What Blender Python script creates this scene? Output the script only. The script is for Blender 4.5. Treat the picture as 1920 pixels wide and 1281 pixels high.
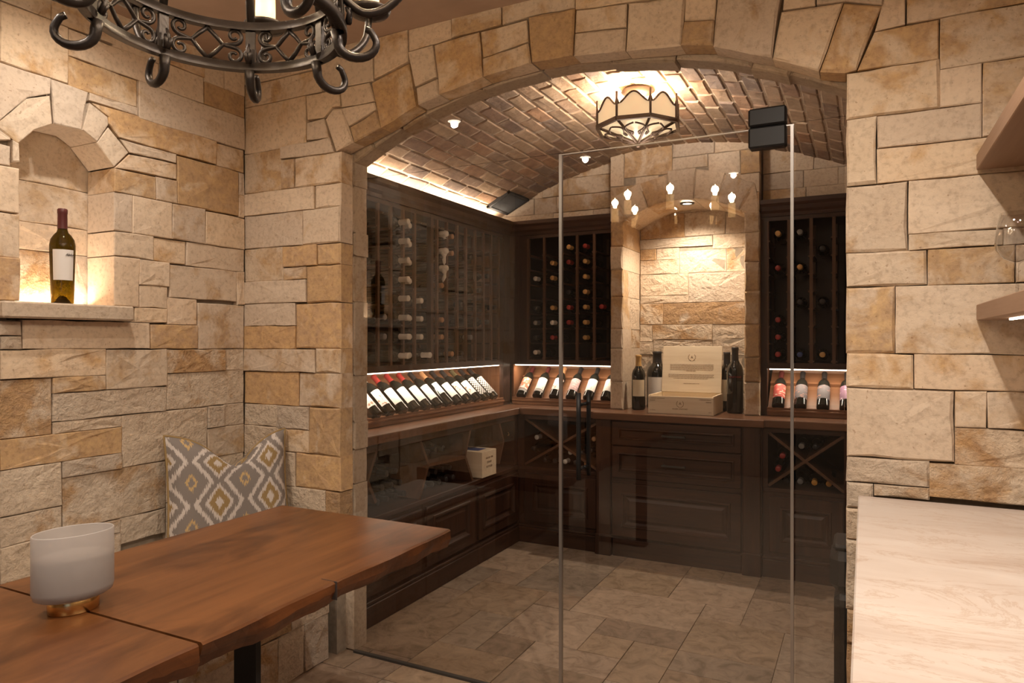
import bpy, bmesh, math, random
from mathutils import Vector, Matrix

# ------------------------------------------------------------------ clear
for o in list(bpy.data.objects):
    bpy.data.objects.remove(o, do_unlink=True)
SC = bpy.context.scene
COL = SC.collection
PI = math.pi

# ------------------------------------------------------------------ camera
FPX, TH, CY, CAMH = 1309.0, math.radians(26.81), 639.0, 1.40
S_, C_ = math.sin(TH), math.cos(TH)
cam = bpy.data.cameras.new('camera')
cam.sensor_width = 36.0
cam.lens = 36.0 * FPX / 1920.0
cam.shift_y = -1.5 / 1920.0
cam.clip_start = 0.02
cam_o = bpy.data.objects.new('camera', cam)
cam_o.location = (0, 0, CAMH)
cam_o.rotation_euler = (PI / 2, 0, TH)
COL.objects.link(cam_o)
SC.camera = cam_o

# ------------------------------------------------------------------ world, exposure, light colours
SC.view_settings.view_transform = 'Standard'
SC.view_settings.look = 'None'
SC.view_settings.exposure = 0.1
SC.view_settings.gamma = 1.0
SC.view_settings.use_curve_mapping = False
W = bpy.data.worlds.new('sky')
SC.world = W
W.use_nodes = True
W.node_tree.nodes['Background'].inputs[0].default_value = (0.45, 0.62, 1.0, 1)
W.node_tree.nodes['Background'].inputs[1].default_value = 1.0

WARM = (1.0, 0.87, 0.74)
LEDC = (1.0, 0.80, 0.60)
E_DOWN = 78.0        # each recessed room downlight
E_CANDLE = 5.0       # each chandelier bulb
E_FLUSH = 64.0       # cellar ceiling lantern
E_DISPLAY = 3.4      # LED per metre in the bottle displays
E_COVE = 5.0         # LED per metre on top of the left cabinet
E_BAY = 58.0         # spot in the stone bay
E_NICHE = 1.3        # LED in the wall niche
E_WINDOW = 85.0      # daylight through the window behind the camera

def light(name, kind, loc, energy, color, parent=None, size=0.1, size_y=None, rot=(0, 0, 0), spot=None, blend=0.6):
    l = bpy.data.lights.new(name, kind)
    l.energy = energy; l.color = color
    if kind == 'AREA':
        l.size = size
        if size_y: l.shape = 'RECTANGLE'; l.size_y = size_y
    else:
        l.shadow_soft_size = size
    if kind == 'SPOT':
        l.spot_size = spot; l.spot_blend = blend
    o = bpy.data.objects.new(name, l)
    COL.objects.link(o)
    o.location = loc; o.rotation_euler = rot
    if parent: o.parent = parent
    return o

# ------------------------------------------------------------------ pixel helpers (photo 1920 x 1281)
def ray(u, v):
    x = (u - 960) / FPX; z = -(v - CY) / FPX
    return (-S_ + x * C_, C_ + x * S_, z)
def onX(u, v, X):
    d = ray(u, v); t = X / d[0]; return (X, d[1] * t, CAMH + d[2] * t)
def onY(u, v, Y):
    d = ray(u, v); t = Y / d[1]; return (d[0] * t, Y, CAMH + d[2] * t)
def onZ(u, v, Z):
    d = ray(u, v); t = (Z - CAMH) / d[2]; return (d[0] * t, d[1] * t, Z)

# ------------------------------------------------------------------ main dimensions
XW = -2.63           # left wall face
YF = 2.392           # front face of the arch wall
YG = 2.482           # glass plane
YR = 2.58            # rear face of the arch wall
XJ, XK = -2.052, -0.052   # jambs
ZCEIL = 2.69
XRW = 0.62           # right wall
YREAR = -2.6
ACX, ACZ, AR = -1.05, 0.287, 2.163      # arch circle
VCX, VCZ, VR = -1.15, 0.09, 2.60        # vault circle
XCW = -2.71          # cellar left wall
XCR = 0.42           # cellar right wall
YBW = 4.70           # cellar back wall (stone)
YBAY = 4.57          # front of the stone bay
YNB = 4.98           # back of the bay niche
ZCT = 0.93           # cellar worktop

# ------------------------------------------------------------------ materials
def new_mat(name):
    m = bpy.data.materials.new(name); m.use_nodes = True
    nt = m.node_tree; b = nt.nodes['Principled BSDF']
    return m, nt, b
def N(nt, t, **kw):
    n = nt.nodes.new(t)
    for k, v in kw.items(): setattr(n, k, v)
    return n
def ramp(nt, stops, interp='LINEAR'):
    r = nt.nodes.new('ShaderNodeValToRGB'); cr = r.color_ramp; cr.interpolation = interp
    while len(cr.elements) < len(stops): cr.elements.new(0.5)
    for e, (p, c) in zip(cr.elements, stops):
        e.position = p; e.color = (c[0], c[1], c[2], 1)
    return r
def math_n(nt, op, a=None, b=None):
    n = nt.nodes.new('ShaderNodeMath'); n.operation = op
    for i, v in enumerate((a, b)):
        if v is None: continue
        if isinstance(v, (int, float)): n.inputs[i].default_value = v
        else: nt.links.new(v, n.inputs[i])
    return n.outputs[0]
def mixc(nt, fac, a, b, blend='MIX'):
    n = nt.nodes.new('ShaderNodeMix'); n.data_type = 'RGBA'; n.blend_type = blend
    for i, v in ((0, fac), (6, a), (7, b)):
        if isinstance(v, (int, float)): n.inputs[i].default_value = v
        elif isinstance(v, tuple): n.inputs[i].default_value = (*v[:3], 1)
        else: nt.links.new(v, n.inputs[i])
    return n.outputs[2]
def obj_coord(nt, scale=(1, 1, 1), rnd=True):
    tc = N(nt, 'ShaderNodeTexCoord'); mp = N(nt, 'ShaderNodeMapping')
    mp.inputs['Scale'].default_value = scale
    nt.links.new(tc.outputs['Object'], mp.inputs['Vector'])
    oi = N(nt, 'ShaderNodeObjectInfo')
    if not rnd: return mp.outputs[0], oi.outputs['Random']
    cb = N(nt, 'ShaderNodeCombineXYZ')
    nt.links.new(math_n(nt, 'MULTIPLY', oi.outputs['Random'], 61.0), cb.inputs[0])
    nt.links.new(math_n(nt, 'MULTIPLY', oi.outputs['Random'], 37.0), cb.inputs[1])
    nt.links.new(math_n(nt, 'MULTIPLY', oi.outputs['Random'], 23.0), cb.inputs[2])
    va = N(nt, 'ShaderNodeVectorMath', operation='ADD')
    nt.links.new(mp.outputs[0], va.inputs[0]); nt.links.new(cb.outputs[0], va.inputs[1])
    return va.outputs[0], oi.outputs['Random']
def noise(nt, vec, scale, detail=5, rough=0.55, dist=0.0):
    n = N(nt, 'ShaderNodeTexNoise')
    n.inputs['Scale'].default_value = scale; n.inputs['Detail'].default_value = detail
    n.inputs['Roughness'].default_value = rough; n.inputs['Distortion'].default_value = dist
    if vec is not None: nt.links.new(vec, n.inputs['Vector'])
    return n.outputs['Fac']
def bump(nt, b, h, strength, dist=0.01):
    n = N(nt, 'ShaderNodeBump'); n.inputs['Strength'].default_value = strength; n.inputs['Distance'].default_value = dist
    nt.links.new(h, n.inputs['Height']); nt.links.new(n.outputs[0], b.inputs['Normal'])

def stone_mat(name, cream, pale, ochre, brown, amt=0.5, rough_b=0.5, bd=0.012, bs=14):
    m, nt, b = new_mat(name)
    v, rnd = obj_coord(nt)
    base = mixc(nt, noise(nt, v, 5, 6), cream, pale)
    # stain mask: threshold drifts with the stone's own random value
    n1 = noise(nt, v, 6.5, 10, 0.60, 0.5)
    thr = math_n(nt, 'ADD', math_n(nt, 'MULTIPLY', math_n(nt, 'POWER', rnd, 2.0), -0.36), 0.80 - amt * 0.26)
    mask = math_n(nt, 'MULTIPLY', math_n(nt, 'SUBTRACT', n1, thr), 7.0)
    cl = N(nt, 'ShaderNodeClamp'); nt.links.new(mask, cl.inputs[0])
    n2r = noise(nt, v, 22, 7, 0.7)
    n2k = ramp(nt, [(0.36, (0, 0, 0)), (0.64, (1, 1, 1))]); nt.links.new(n2r, n2k.inputs[0]); n2 = n2k.outputs[0]
    stain = mixc(nt, n2, ochre, brown)
    c1 = mixc(nt, math_n(nt, 'MULTIPLY', cl.outputs[0], 0.78), base, stain)
    n3 = noise(nt, v, 60, 4, 0.6)
    rp = ramp(nt, [(0.30, (0.62, 0.58, 0.55)), (0.5, (1, 1, 1)), (0.75, (1.10, 1.10, 1.08))])
    nt.links.new(n3, rp.inputs[0])
    c2 = mixc(nt, 0.55, c1, rp.outputs[0], 'MULTIPLY')
    # pits
    n4 = noise(nt, v, 85, 2, 0.5)
    rp2 = ramp(nt, [(0.27, (0.45, 0.33, 0.24)), (0.31, (1, 1, 1))]); nt.links.new(n4, rp2.inputs[0])
    c3 = mixc(nt, 0.5, c2, rp2.outputs[0], 'MULTIPLY')
    vr = ramp(nt, [(0, (0.86, 0.86, 0.88)), (0.5, (1, 0.99, 0.97)), (1, (1.04, 1.0, 0.95))])
    nt.links.new(math_n(nt, 'FRACT', math_n(nt, 'MULTIPLY', rnd, 7.3)), vr.inputs[0])
    c4 = mixc(nt, 1.0, c3, vr.outputs[0], 'MULTIPLY')
    nt.links.new(c4, b.inputs['Base Color'])
    b.inputs['Roughness'].default_value = 0.85
    b.inputs['Specular IOR Level'].default_value = 0.25
    h = math_n(nt, 'ADD', math_n(nt, 'MULTIPLY', noise(nt, v, bs, 9, 0.66, 0.3), 1.0), math_n(nt, 'MULTIPLY', noise(nt, v, 70, 4, 0.6), 0.25))
    bump(nt, b, h, rough_b, bd)
    return m

def wood_mat(name, dark, light_, axis=0, rough=0.45, scale=1.0, knots=0.0, coat=0.0, spec=0.4):
    m, nt, b = new_mat(name)
    sc = [26 * scale] * 3; sc[axis] = 1.6 * scale
    v, rnd = obj_coord(nt, tuple(sc))
    n1 = noise(nt, v, 1.0, 6, 0.6, 0.6)
    sc2 = [90 * scale] * 3; sc2[axis] = 3.0 * scale
    v2, _ = obj_coord(nt, tuple(sc2))
    n2 = noise(nt, v2, 1.0, 3, 0.6)
    f = math_n(nt, 'ADD', math_n(nt, 'MULTIPLY', n1, 0.7), math_n(nt, 'MULTIPLY', n2, 0.3))
    rp = ramp(nt, [(0.28, dark), (0.72, light_)]); nt.links.new(f, rp.inputs[0])
    out = rp.outputs[0]
    if knots:
        v3, _ = obj_coord(nt, (3.5, 3.5, 3.5)); sc3 = N(nt, 'ShaderNodeMapping')
        ss = [1.0] * 3; ss[axis] = 0.4; sc3.inputs['Scale'].default_value = ss; nt.links.new(v3, sc3.inputs[0])
        n3 = noise(nt, sc3.outputs[0], 1.4, 4, 0.6, 1.2)
        rk = ramp(nt, [(0.33, (0.42, 0.36, 0.32)), (0.55, (1, 1, 1))]); nt.links.new(n3, rk.inputs[0])
        out = mixc(nt, knots, out, rk.outputs[0], 'MULTIPLY')
    nt.links.new(out, b.inputs['Base Color'])
    b.inputs['Roughness'].default_value = rough
    b.inputs['Specular IOR Level'].default_value = spec
    b.inputs['Coat Weight'].default_value = coat
    b.inputs['Coat Roughness'].default_value = 0.25
    bump(nt, b, f, 0.12, 0.002)
    return m

def plain(name, col, rough=0.5, metal=0.0, spec=0.5, vary=0.0, scale=30, emis=None, es=0.0, bmp=0.0):
    m, nt, b = new_mat(name)
    b.inputs['Base Color'].default_value = (*col, 1)
    b.inputs['Roughness'].default_value = rough
    b.inputs['Metallic'].default_value = metal
    b.inputs['Specular IOR Level'].default_value = spec
    v, rnd = obj_coord(nt)
    nn = noise(nt, v, scale, 4)
    if vary:
        rp = ramp(nt, [(0.25, tuple(c * (1 - vary) for c in col)), (0.75, tuple(min(1, c * (1 + vary)) for c in col))])
        nt.links.new(nn, rp.inputs[0]); nt.links.new(rp.outputs[0], b.inputs['Base Color'])
    if bmp: bump(nt, b, nn, bmp, 0.004)
    if emis:
        b.inputs['Emission Color'].default_value = (*emis, 1); b.inputs['Emission Strength'].default_value = es
    return m

M = {}
M['stone'] = stone_mat('limestone', (0.60, 0.465, 0.335), (0.71, 0.60, 0.48), (0.56, 0.36, 0.16), (0.38, 0.24, 0.135), 0.55, 0.55, 0.008, 20)
M['stone_gold'] = stone_mat('golden_limestone', (0.62, 0.47, 0.32), (0.70, 0.59, 0.46), (0.57, 0.355, 0.15), (0.40, 0.24, 0.115), 0.98, 0.6, 0.009, 20)
M['stone_pale'] = stone_mat('pale_limestone', (0.60, 0.48, 0.36), (0.69, 0.59, 0.475), (0.52, 0.36, 0.2), (0.42, 0.29, 0.17), 0.05, 0.5, 0.008, 20)
M['stone_rough'] = stone_mat('split_limestone', (0.60, 0.47, 0.345), (0.70, 0.60, 0.48), (0.50, 0.29, 0.11), (0.36, 0.20, 0.085), 0.5, 1.0, 0.022, 16)
M['stone_side'] = stone_mat('sawn_limestone', (0.55, 0.44, 0.33), (0.62, 0.52, 0.41), (0.48, 0.31, 0.16), (0.38, 0.25, 0.14), 0.25, 0.6, 0.012)
M['mortar'] = plain('mortar', (0.30, 0.245, 0.185), 0.95, vary=0.25, bmp=0.4)
M['grout'] = plain('floor_grout', (0.46, 0.37, 0.28), 0.9, vary=0.15)
M['brick_mortar'] = plain('vault_mortar', (0.56, 0.45, 0.345), 0.95, vary=0.25, scale=40, bmp=0.8)
M['plaster'] = plain('ceiling_plaster', (0.40, 0.29, 0.225), 0.8, vary=0.12, scale=5, bmp=0.1)
M['wall_plaster'] = plain('wall_plaster', (0.27, 0.215, 0.165), 0.85, vary=0.06, scale=4)
def brick_mat():
    m, nt, b = new_mat('old_brick')
    v, rnd = obj_coord(nt)
    rp = ramp(nt, [(0.0, (0.36, 0.245, 0.17)), (0.2, (0.46, 0.33, 0.225)), (0.4, (0.27, 0.19, 0.145)), (0.52, (0.40, 0.24, 0.15)),
                   (0.66, (0.20, 0.15, 0.13)), (0.78, (0.44, 0.32, 0.22)), (0.9, (0.33, 0.225, 0.16)), (1.0, (0.15, 0.12, 0.11))], 'LINEAR')
    nt.links.new(rnd, rp.inputs[0])
    n1 = noise(nt, v, 18, 6, 0.65)
    r2 = ramp(nt, [(0.3, (0.7, 0.7, 0.7)), (0.7, (1.2, 1.17, 1.12))]); nt.links.new(n1, r2.inputs[0])
    c = mixc(nt, 0.9, rp.outputs[0], r2.outputs[0], 'MULTIPLY')
    n2 = noise(nt, v, 9, 7, 0.7, 0.4)
    mk = ramp(nt, [(0.56, (0, 0, 0)), (0.68, (1, 1, 1))]); nt.links.new(n2, mk.inputs[0])
    c = mixc(nt, math_n(nt, 'MULTIPLY', mk.outputs[0], 0.55), c, (0.52, 0.42, 0.32))
    nt.links.new(c, b.inputs['Base Color']); b.inputs['Roughness'].default_value = 0.9
    b.inputs['Specular IOR Level'].default_value = 0.2
    bump(nt, b, noise(nt, v, 45, 6, 0.6), 0.6, 0.006)
    return m
M['brick'] = brick_mat()
def tile_mat():
    m, nt, b = new_mat('travertine_tile')
    v, rnd = obj_coord(nt, (1, 1, 1))
    rp = ramp(nt, [(0, (0.31, 0.22, 0.155)), (0.25, (0.40, 0.30, 0.22)), (0.5, (0.25, 0.18, 0.128)), (0.7, (0.35, 0.25, 0.165)), (0.85, (0.28, 0.22, 0.168)), (1, (0.43, 0.33, 0.245))])
    nt.links.new(rnd, rp.inputs[0])
    n1 = noise(nt, v, 11, 9, 0.68, 1.2)
    r2 = ramp(nt, [(0.34, (0.62, 0.58, 0.53)), (0.5, (1, 1, 1)), (0.68, (1.28, 1.26, 1.24))]); nt.links.new(n1, r2.inputs[0])
    c = mixc(nt, 0.95, rp.outputs[0], r2.outputs[0], 'MULTIPLY')
    nt.links.new(c, b.inputs['Base Color'])
    b.inputs['Roughness'].default_value = 0.5; b.inputs['Specular IOR Level'].default_value = 0.35
    bump(nt, b, noise(nt, v, 30, 6, 0.6), 0.12, 0.003)
    return m
M['tile'] = tile_mat()
DK, LT = (0.022, 0.0095, 0.0058), (0.080, 0.034, 0.019)
M['wood_x'] = wood_mat('walnut_along_x', DK, LT, 0)
M['wood_y'] = wood_mat('walnut_along_y', DK, LT, 1)
M['wood_z'] = wood_mat('walnut_upright', DK, LT, 2)
M['wood_back_shade'] = wood_mat('shaded_rack_back_walnut', (0.014, 0.008, 0.006), (0.03, 0.017, 0.011), 2)  # dark walnut, with the rack interior's shade put into its colour
M['wood_disp'] = wood_mat('lit_display_walnut', (0.17, 0.075, 0.036), (0.32, 0.155, 0.08), 0, 0.4)  # walnut made lighter and more orange, the display LED light put into its colour
M['wood_disp_lit_z'] = wood_mat('lit_display_walnut_upright', (0.17, 0.075, 0.036), (0.32, 0.155, 0.08), 2, 0.4)  # same lightened walnut for upright panels, LED light in the colour
M['wood_top'] = wood_mat('worktop_walnut', (0.10, 0.045, 0.024), (0.22, 0.105, 0.058), 0, 0.3, coat=0.25)
M['wood_post'] = wood_mat('rack_post_walnut', (0.070, 0.032, 0.016), (0.15, 0.072, 0.037), 2, 0.5)
M['table'] = wood_mat('table_slab', (0.085, 0.029, 0.009), (0.21, 0.080, 0.025), 1, 0.33, 0.55, knots=0.8, coat=0.15)
M['table_edge'] = wood_mat('table_live_edge', (0.040, 0.014, 0.006), (0.22, 0.075, 0.022), 1, 0.45, 0.8, knots=1.0)
M['shelf_wood'] = wood_mat('oak_shelf', (0.25, 0.15, 0.095), (0.34, 0.215, 0.14), 1, 0.55, 1.4)
M['pine'] = wood_mat('pine_box', (0.70, 0.56, 0.39), (0.86, 0.75, 0.57), 0, 0.6, 0.8)
M['iron'] = plain('wrought_iron', (0.035, 0.027, 0.023), 0.42, 0.6, vary=0.2, scale=60, bmp=0.25)
M['bronze'] = plain('lantern_bronze', (0.085, 0.05, 0.032), 0.5, 0.5, vary=0.2)
M['black'] = plain('black_metal', (0.012, 0.012, 0.013), 0.45, 0.4)
M['black_plastic'] = plain('black_plastic', (0.015, 0.014, 0.014), 0.45)
M['steel'] = plain('polished_edge', (0.42, 0.40, 0.385), 0.3, 0.85)
M['brass'] = plain('brushed_brass', (0.72, 0.46, 0.18), 0.22, 1.0)
M['white_led'] = plain('led_strip', (1, 1, 1), 0.5, emis=(1, 0.82, 0.62), es=9.0)
M['bulb'] = plain('bulb_flame', (1, 1, 1), 0.4, emis=(1, 0.84, 0.60), es=38.0)
M['lens'] = plain('downlight_lens', (1, 1, 1), 0.4, emis=(1, 0.86, 0.68), es=14.0)
M['lit_candle_wax'] = plain('candle_sleeve', (0.82, 0.56, 0.26), 0.5, vary=0.2, scale=25, emis=(1, 0.60, 0.24), es=2.2, bmp=0.3)  # emission paints the bulb's light onto the sleeve, which is no lamp
M['trim_white'] = plain('lamp_trim', (0.7, 0.68, 0.64), 0.5)
M['trim_dark'] = plain('dark_lamp_trim', (0.06, 0.055, 0.05), 0.5)
M['paper'] = plain('label_paper', (0.74, 0.70, 0.66), 0.75)
M['cream_paper'] = plain('cream_label_paper', (0.72, 0.63, 0.46), 0.75)
M['ink'] = plain('dark_ink', (0.05, 0.035, 0.03), 0.8)
M['burn'] = plain('branded_ink', (0.19, 0.095, 0.045), 0.8)
M['wax'] = plain('white_candle_wax', (0.60, 0.56, 0.53), 0.5)
M['linen'] = plain('linen_cushion', (0.55, 0.50, 0.44), 0.9, vary=0.1, scale=200)
M['ceramic'] = plain('white_ribbed_ceramic', (0.74, 0.66, 0.60), 0.6)
M['grille'] = plain('dark_grille', (0.03, 0.032, 0.035), 0.7)
M['shade'] = plain('alabaster_shade', (0.85, 0.72, 0.5), 0.5, emis=(1, 0.72, 0.42), es=0.6, vary=0.1, scale=12)

def quartz_mat():
    m, nt, b = new_mat('quartzite_top')
    v, _ = obj_coord(nt, (1, 1, 1), False)
    mp = N(nt, 'ShaderNodeMapping'); mp.inputs['Rotation'].default_value = (0, 0, 0.5); mp.inputs['Scale'].default_value = (2.0, 6.5, 2)
    nt.links.new(v, mp.inputs[0])
    n1 = noise(nt, mp.outputs[0], 1.2, 8, 0.62, 0.6)
    rp = ramp(nt, [(0.30, (0.52, 0.43, 0.375)), (0.48, (0.60, 0.525, 0.475)), (0.7, (0.66, 0.60, 0.555))]); nt.links.new(n1, rp.inputs[0])
    n2 = noise(nt, mp.outputs[0], 0.9, 9, 0.7, 1.5)
    a = math_n(nt, 'ABSOLUTE', math_n(nt, 'SUBTRACT', n2, 0.5))
    r2 = ramp(nt, [(0.0, (0.74, 0.60, 0.50)), (0.018, (1, 1, 1))]); nt.links.new(a, r2.inputs[0])
    nt.links.new(mixc(nt, 0.6, rp.outputs[0], r2.outputs[0], 'MULTIPLY'), b.inputs['Base Color'])
    b.inputs['Roughness'].default_value = 0.32
    return m
M['quartz'] = quartz_mat()

def glass_pane_mat(name, tint, ior=1.5, rough=0.0, refl=1.0):
    m = bpy.data.materials.new(name); m.use_nodes = True; nt = m.node_tree
    for n in list(nt.nodes): nt.nodes.remove(n)
    out = N(nt, 'ShaderNodeOutputMaterial'); mx = N(nt, 'ShaderNodeMixShader')
    tr = N(nt, 'ShaderNodeBsdfTransparent'); tr.inputs[0].default_value = (*tint, 1)
    gl = N(nt, 'ShaderNodeBsdfGlossy'); gl.inputs['Roughness'].default_value = rough
    fr = N(nt, 'ShaderNodeFresnel'); fr.inputs[0].default_value = ior
    ge = N(nt, 'ShaderNodeNewGeometry')      # reflect at outward faces only (both surfaces of the thin pane counted there)
    fac = math_n(nt, 'MULTIPLY', math_n(nt, 'MULTIPLY', fr.outputs[0], 1.9 * refl), math_n(nt, 'SUBTRACT', 1.0, ge.outputs['Backfacing']))
    cl = N(nt, 'ShaderNodeClamp'); nt.links.new(fac, cl.inputs[0]); nt.links.new(cl.outputs[0], mx.inputs[0])
    nt.links.new(tr.outputs[0], mx.inputs[1]); nt.links.new(gl.outputs[0], mx.inputs[2])
    nt.links.new(mx.outputs[0], out.inputs[0])
    return m
M['glass'] = glass_pane_mat('clear_pane', (0.93, 0.925, 0.92))
M['stemware'] = glass_pane_mat('stemware_glass', (0.955, 0.955, 0.955), 1.55, 0.0, 1.6)
M['frosted'] = None
def frosted():
    m, nt, b = new_mat('frosted_glass')
    b.inputs['Base Color'].default_value = (0.60, 0.56, 0.53, 1); b.inputs['Roughness'].default_value = 0.5
    tr = N(nt, 'ShaderNodeBsdfTransparent'); tr.inputs[0].default_value = (0.9, 0.87, 0.84, 1)
    tl = N(nt, 'ShaderNodeBsdfTranslucent'); tl.inputs[0].default_value = (0.6, 0.56, 0.53, 1)
    m1 = N(nt, 'ShaderNodeMixShader'); m2 = N(nt, 'ShaderNodeMixShader')
    m1.inputs[0].default_value = 0.35; m2.inputs[0].default_value = 0.30
    out = nt.nodes['Material Output']
    nt.links.new(b.outputs[0], m1.inputs[1]); nt.links.new(tl.outputs[0], m1.inputs[2])
    nt.links.new(m1.outputs[0], m2.inputs[1]); nt.links.new(tr.outputs[0], m2.inputs[2])
    nt.links.new(m2.outputs[0], out.inputs[0])
    return m
M['frosted'] = frosted()
def bottle_glass(name, col, rough=0.08):
    m, nt, b = new_mat(name)
    b.inputs['Base Color'].default_value = (*col, 1); b.inputs['Roughness'].default_value = rough
    b.inputs['Specular IOR Level'].default_value = 0.6; b.inputs['Coat Weight'].default_value = 0.3
    return m
M['dark_glass'] = bottle_glass('dark_bottle_glass', (0.012, 0.012, 0.010))
def green_glass():
    m = bpy.data.materials.new('olive_bottle_glass'); m.use_nodes = True; nt = m.node_tree
    b = nt.nodes['Principled BSDF']; b.inputs['Base Color'].default_value = (0.03, 0.022, 0.004, 1); b.inputs['Roughness'].default_value = 0.05
    tr = N(nt, 'ShaderNodeBsdfTransparent'); tr.inputs[0].default_value = (0.36, 0.29, 0.06, 1)
    mx = N(nt, 'ShaderNodeMixShader'); mx.inputs[0].default_value = 0.6
    nt.links.new(b.outputs[0], mx.inputs[1]); nt.links.new(tr.outputs[0], mx.inputs[2])
    nt.links.new(mx.outputs[0], nt.nodes['Material Output'].inputs[0])
    return m
M['olive_glass'] = green_glass()
CAPC = {'white': (0.80, 0.76, 0.68), 'red': (0.36, 0.035, 0.03), 'dark': (0.025, 0.022, 0.022), 'tan': (0.50, 0.27, 0.13), 'maroon': (0.10, 0.022, 0.02),
        'gold': (0.60, 0.36, 0.13), 'olive': (0.10, 0.085, 0.04), 'blue': (0.04, 0.07, 0.22), 'orange': (0.62, 0.30, 0.05), 'grey': (0.25, 0.24, 0.23)}
for k, c in CAPC.items(): M['cap_' + k] = plain('capsule_' + k, c, 0.45, vary=0.05)

def ikat_mat():
    m, nt, b = new_mat('ikat_fabric')
    uv = N(nt, 'ShaderNodeUVMap')
    ns = N(nt, 'ShaderNodeTexNoise'); ns.inputs['Scale'].default_value = 1.0
    mp = N(nt, 'ShaderNodeMapping'); mp.inputs['Scale'].default_value = (150, 10, 1)
    nt.links.new(uv.outputs[0], mp.inputs[0]); nt.links.new(mp.outputs[0], ns.inputs['Vector']); ns.inputs['Detail'].default_value = 2
    sp = N(nt, 'ShaderNodeSeparateXYZ'); nt.links.new(uv.outputs[0], sp.inputs[0])
    jit = math_n(nt, 'MULTIPLY', math_n(nt, 'SUBTRACT', ns.outputs['Fac'], 0.5), 0.34)
    u = math_n(nt, 'MULTIPLY', math_n(nt, 'ADD', sp.outputs[0], 0.06), 2.28)
    v = math_n(nt, 'ADD', math_n(nt, 'MULTIPLY', sp.outputs[1], 2.6), jit)
    def fold(x):
        return math_n(nt, 'ABSOLUTE', math_n(nt, 'SUBTRACT', math_n(nt, 'FRACT', x), 0.5))
    d = math_n(nt, 'ADD', math_n(nt, 'MULTIPLY', fold(u), 1.25), math_n(nt, 'MULTIPLY', fold(v), 0.75))      # 0 at one lattice, 1 at the other
    G, Wt, Au, Br = (0.225, 0.195, 0.175), (0.56, 0.50, 0.455), (0.52, 0.36, 0.17), (0.30, 0.205, 0.095)
    rp = ramp(nt, [(0.0, G), (0.085, Au), (0.145, G), (0.405, Wt), (0.51, G), (0.66, Wt), (0.74, Br), (0.89, Wt)], 'CONSTANT')
    nt.links.new(d, rp.inputs[0]); nt.links.new(rp.outputs[0], b.inputs['Base Color'])
    b.inputs['Roughness'].default_value = 0.9; b.inputs['Specular IOR Level'].default_value = 0.1
    wv = N(nt, 'ShaderNodeTexNoise'); wv.inputs['Scale'].default_value = 260; nt.links.new(uv.outputs[0], wv.inputs['Vector'])
    bump(nt, b, wv.outputs['Fac'], 0.25, 0.002)
    return m
M['ikat'] = ikat_mat()

def label_mat(name, paper, marks, thr=0.6, sc=(30, 30, 12)):
    m, nt, b = new_mat(name)
    v, _ = obj_coord(nt, sc)
    n1 = noise(nt, v, 1.0, 3, 0.5)
    rp = ramp(nt, [(thr, paper), (thr + 0.03, marks)]); nt.links.new(n1, rp.inputs[0])
    nt.links.new(rp.outputs[0], b.inputs['Base Color']); b.inputs['Roughness'].default_value = 0.7
    return m
PW = (0.74, 0.71, 0.68)
M['lb_white'] = label_mat('white_label', PW, (0.55, 0.50, 0.46), 0.66)
M['lb_sketch'] = label_mat('sketch_label', PW, (0.40, 0.24, 0.18), 0.58, (60, 60, 50))
M['lb_teal'] = label_mat('pale_teal_label', (0.56, 0.66, 0.63), (0.22, 0.40, 0.38), 0.6, (20, 20, 90))
M['lb_mauve'] = label_mat('mauve_label', (0.36, 0.24, 0.25), (0.52, 0.42, 0.42), 0.56, (40, 40, 120))
M['lb_coral'] = label_mat('coral_label', PW, (0.66, 0.22, 0.13), 0.46, (50, 50, 40))
M['lb_red'] = label_mat('red_label', (0.40, 0.06, 0.05), (0.72, 0.55, 0.42), 0.60, (30, 30, 100))
M['lb_grey'] = label_mat('charcoal_label', (0.11, 0.10, 0.11), (0.45, 0.22, 0.17), 0.62, (30, 30, 110))
M['lb_purple'] = label_mat('purple_label', (0.19, 0.10, 0.16), (0.5, 0.42, 0.45), 0.62, (30, 30, 110))
M['lb_silver'] = label_mat('silver_band', (0.38, 0.37, 0.36), (0.2, 0.2, 0.2), 0.62, (30, 30, 100))
def checker_mat():
    m, nt, b = new_mat('chequered_label')
    uv = N(nt, 'ShaderNodeUVMap'); ch = N(nt, 'ShaderNodeTexChecker'); ch.inputs['Scale'].default_value = 9
    ch.inputs[1].default_value = (0.68, 0.66, 0.64, 1); ch.inputs[2].default_value = (0.02, 0.02, 0.02, 1)
    nt.links.new(uv.outputs[0], ch.inputs[0]); nt.links.new(ch.outputs[0], b.inputs['Base Color'])
    return m
M['lb_check'] = checker_mat()

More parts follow.
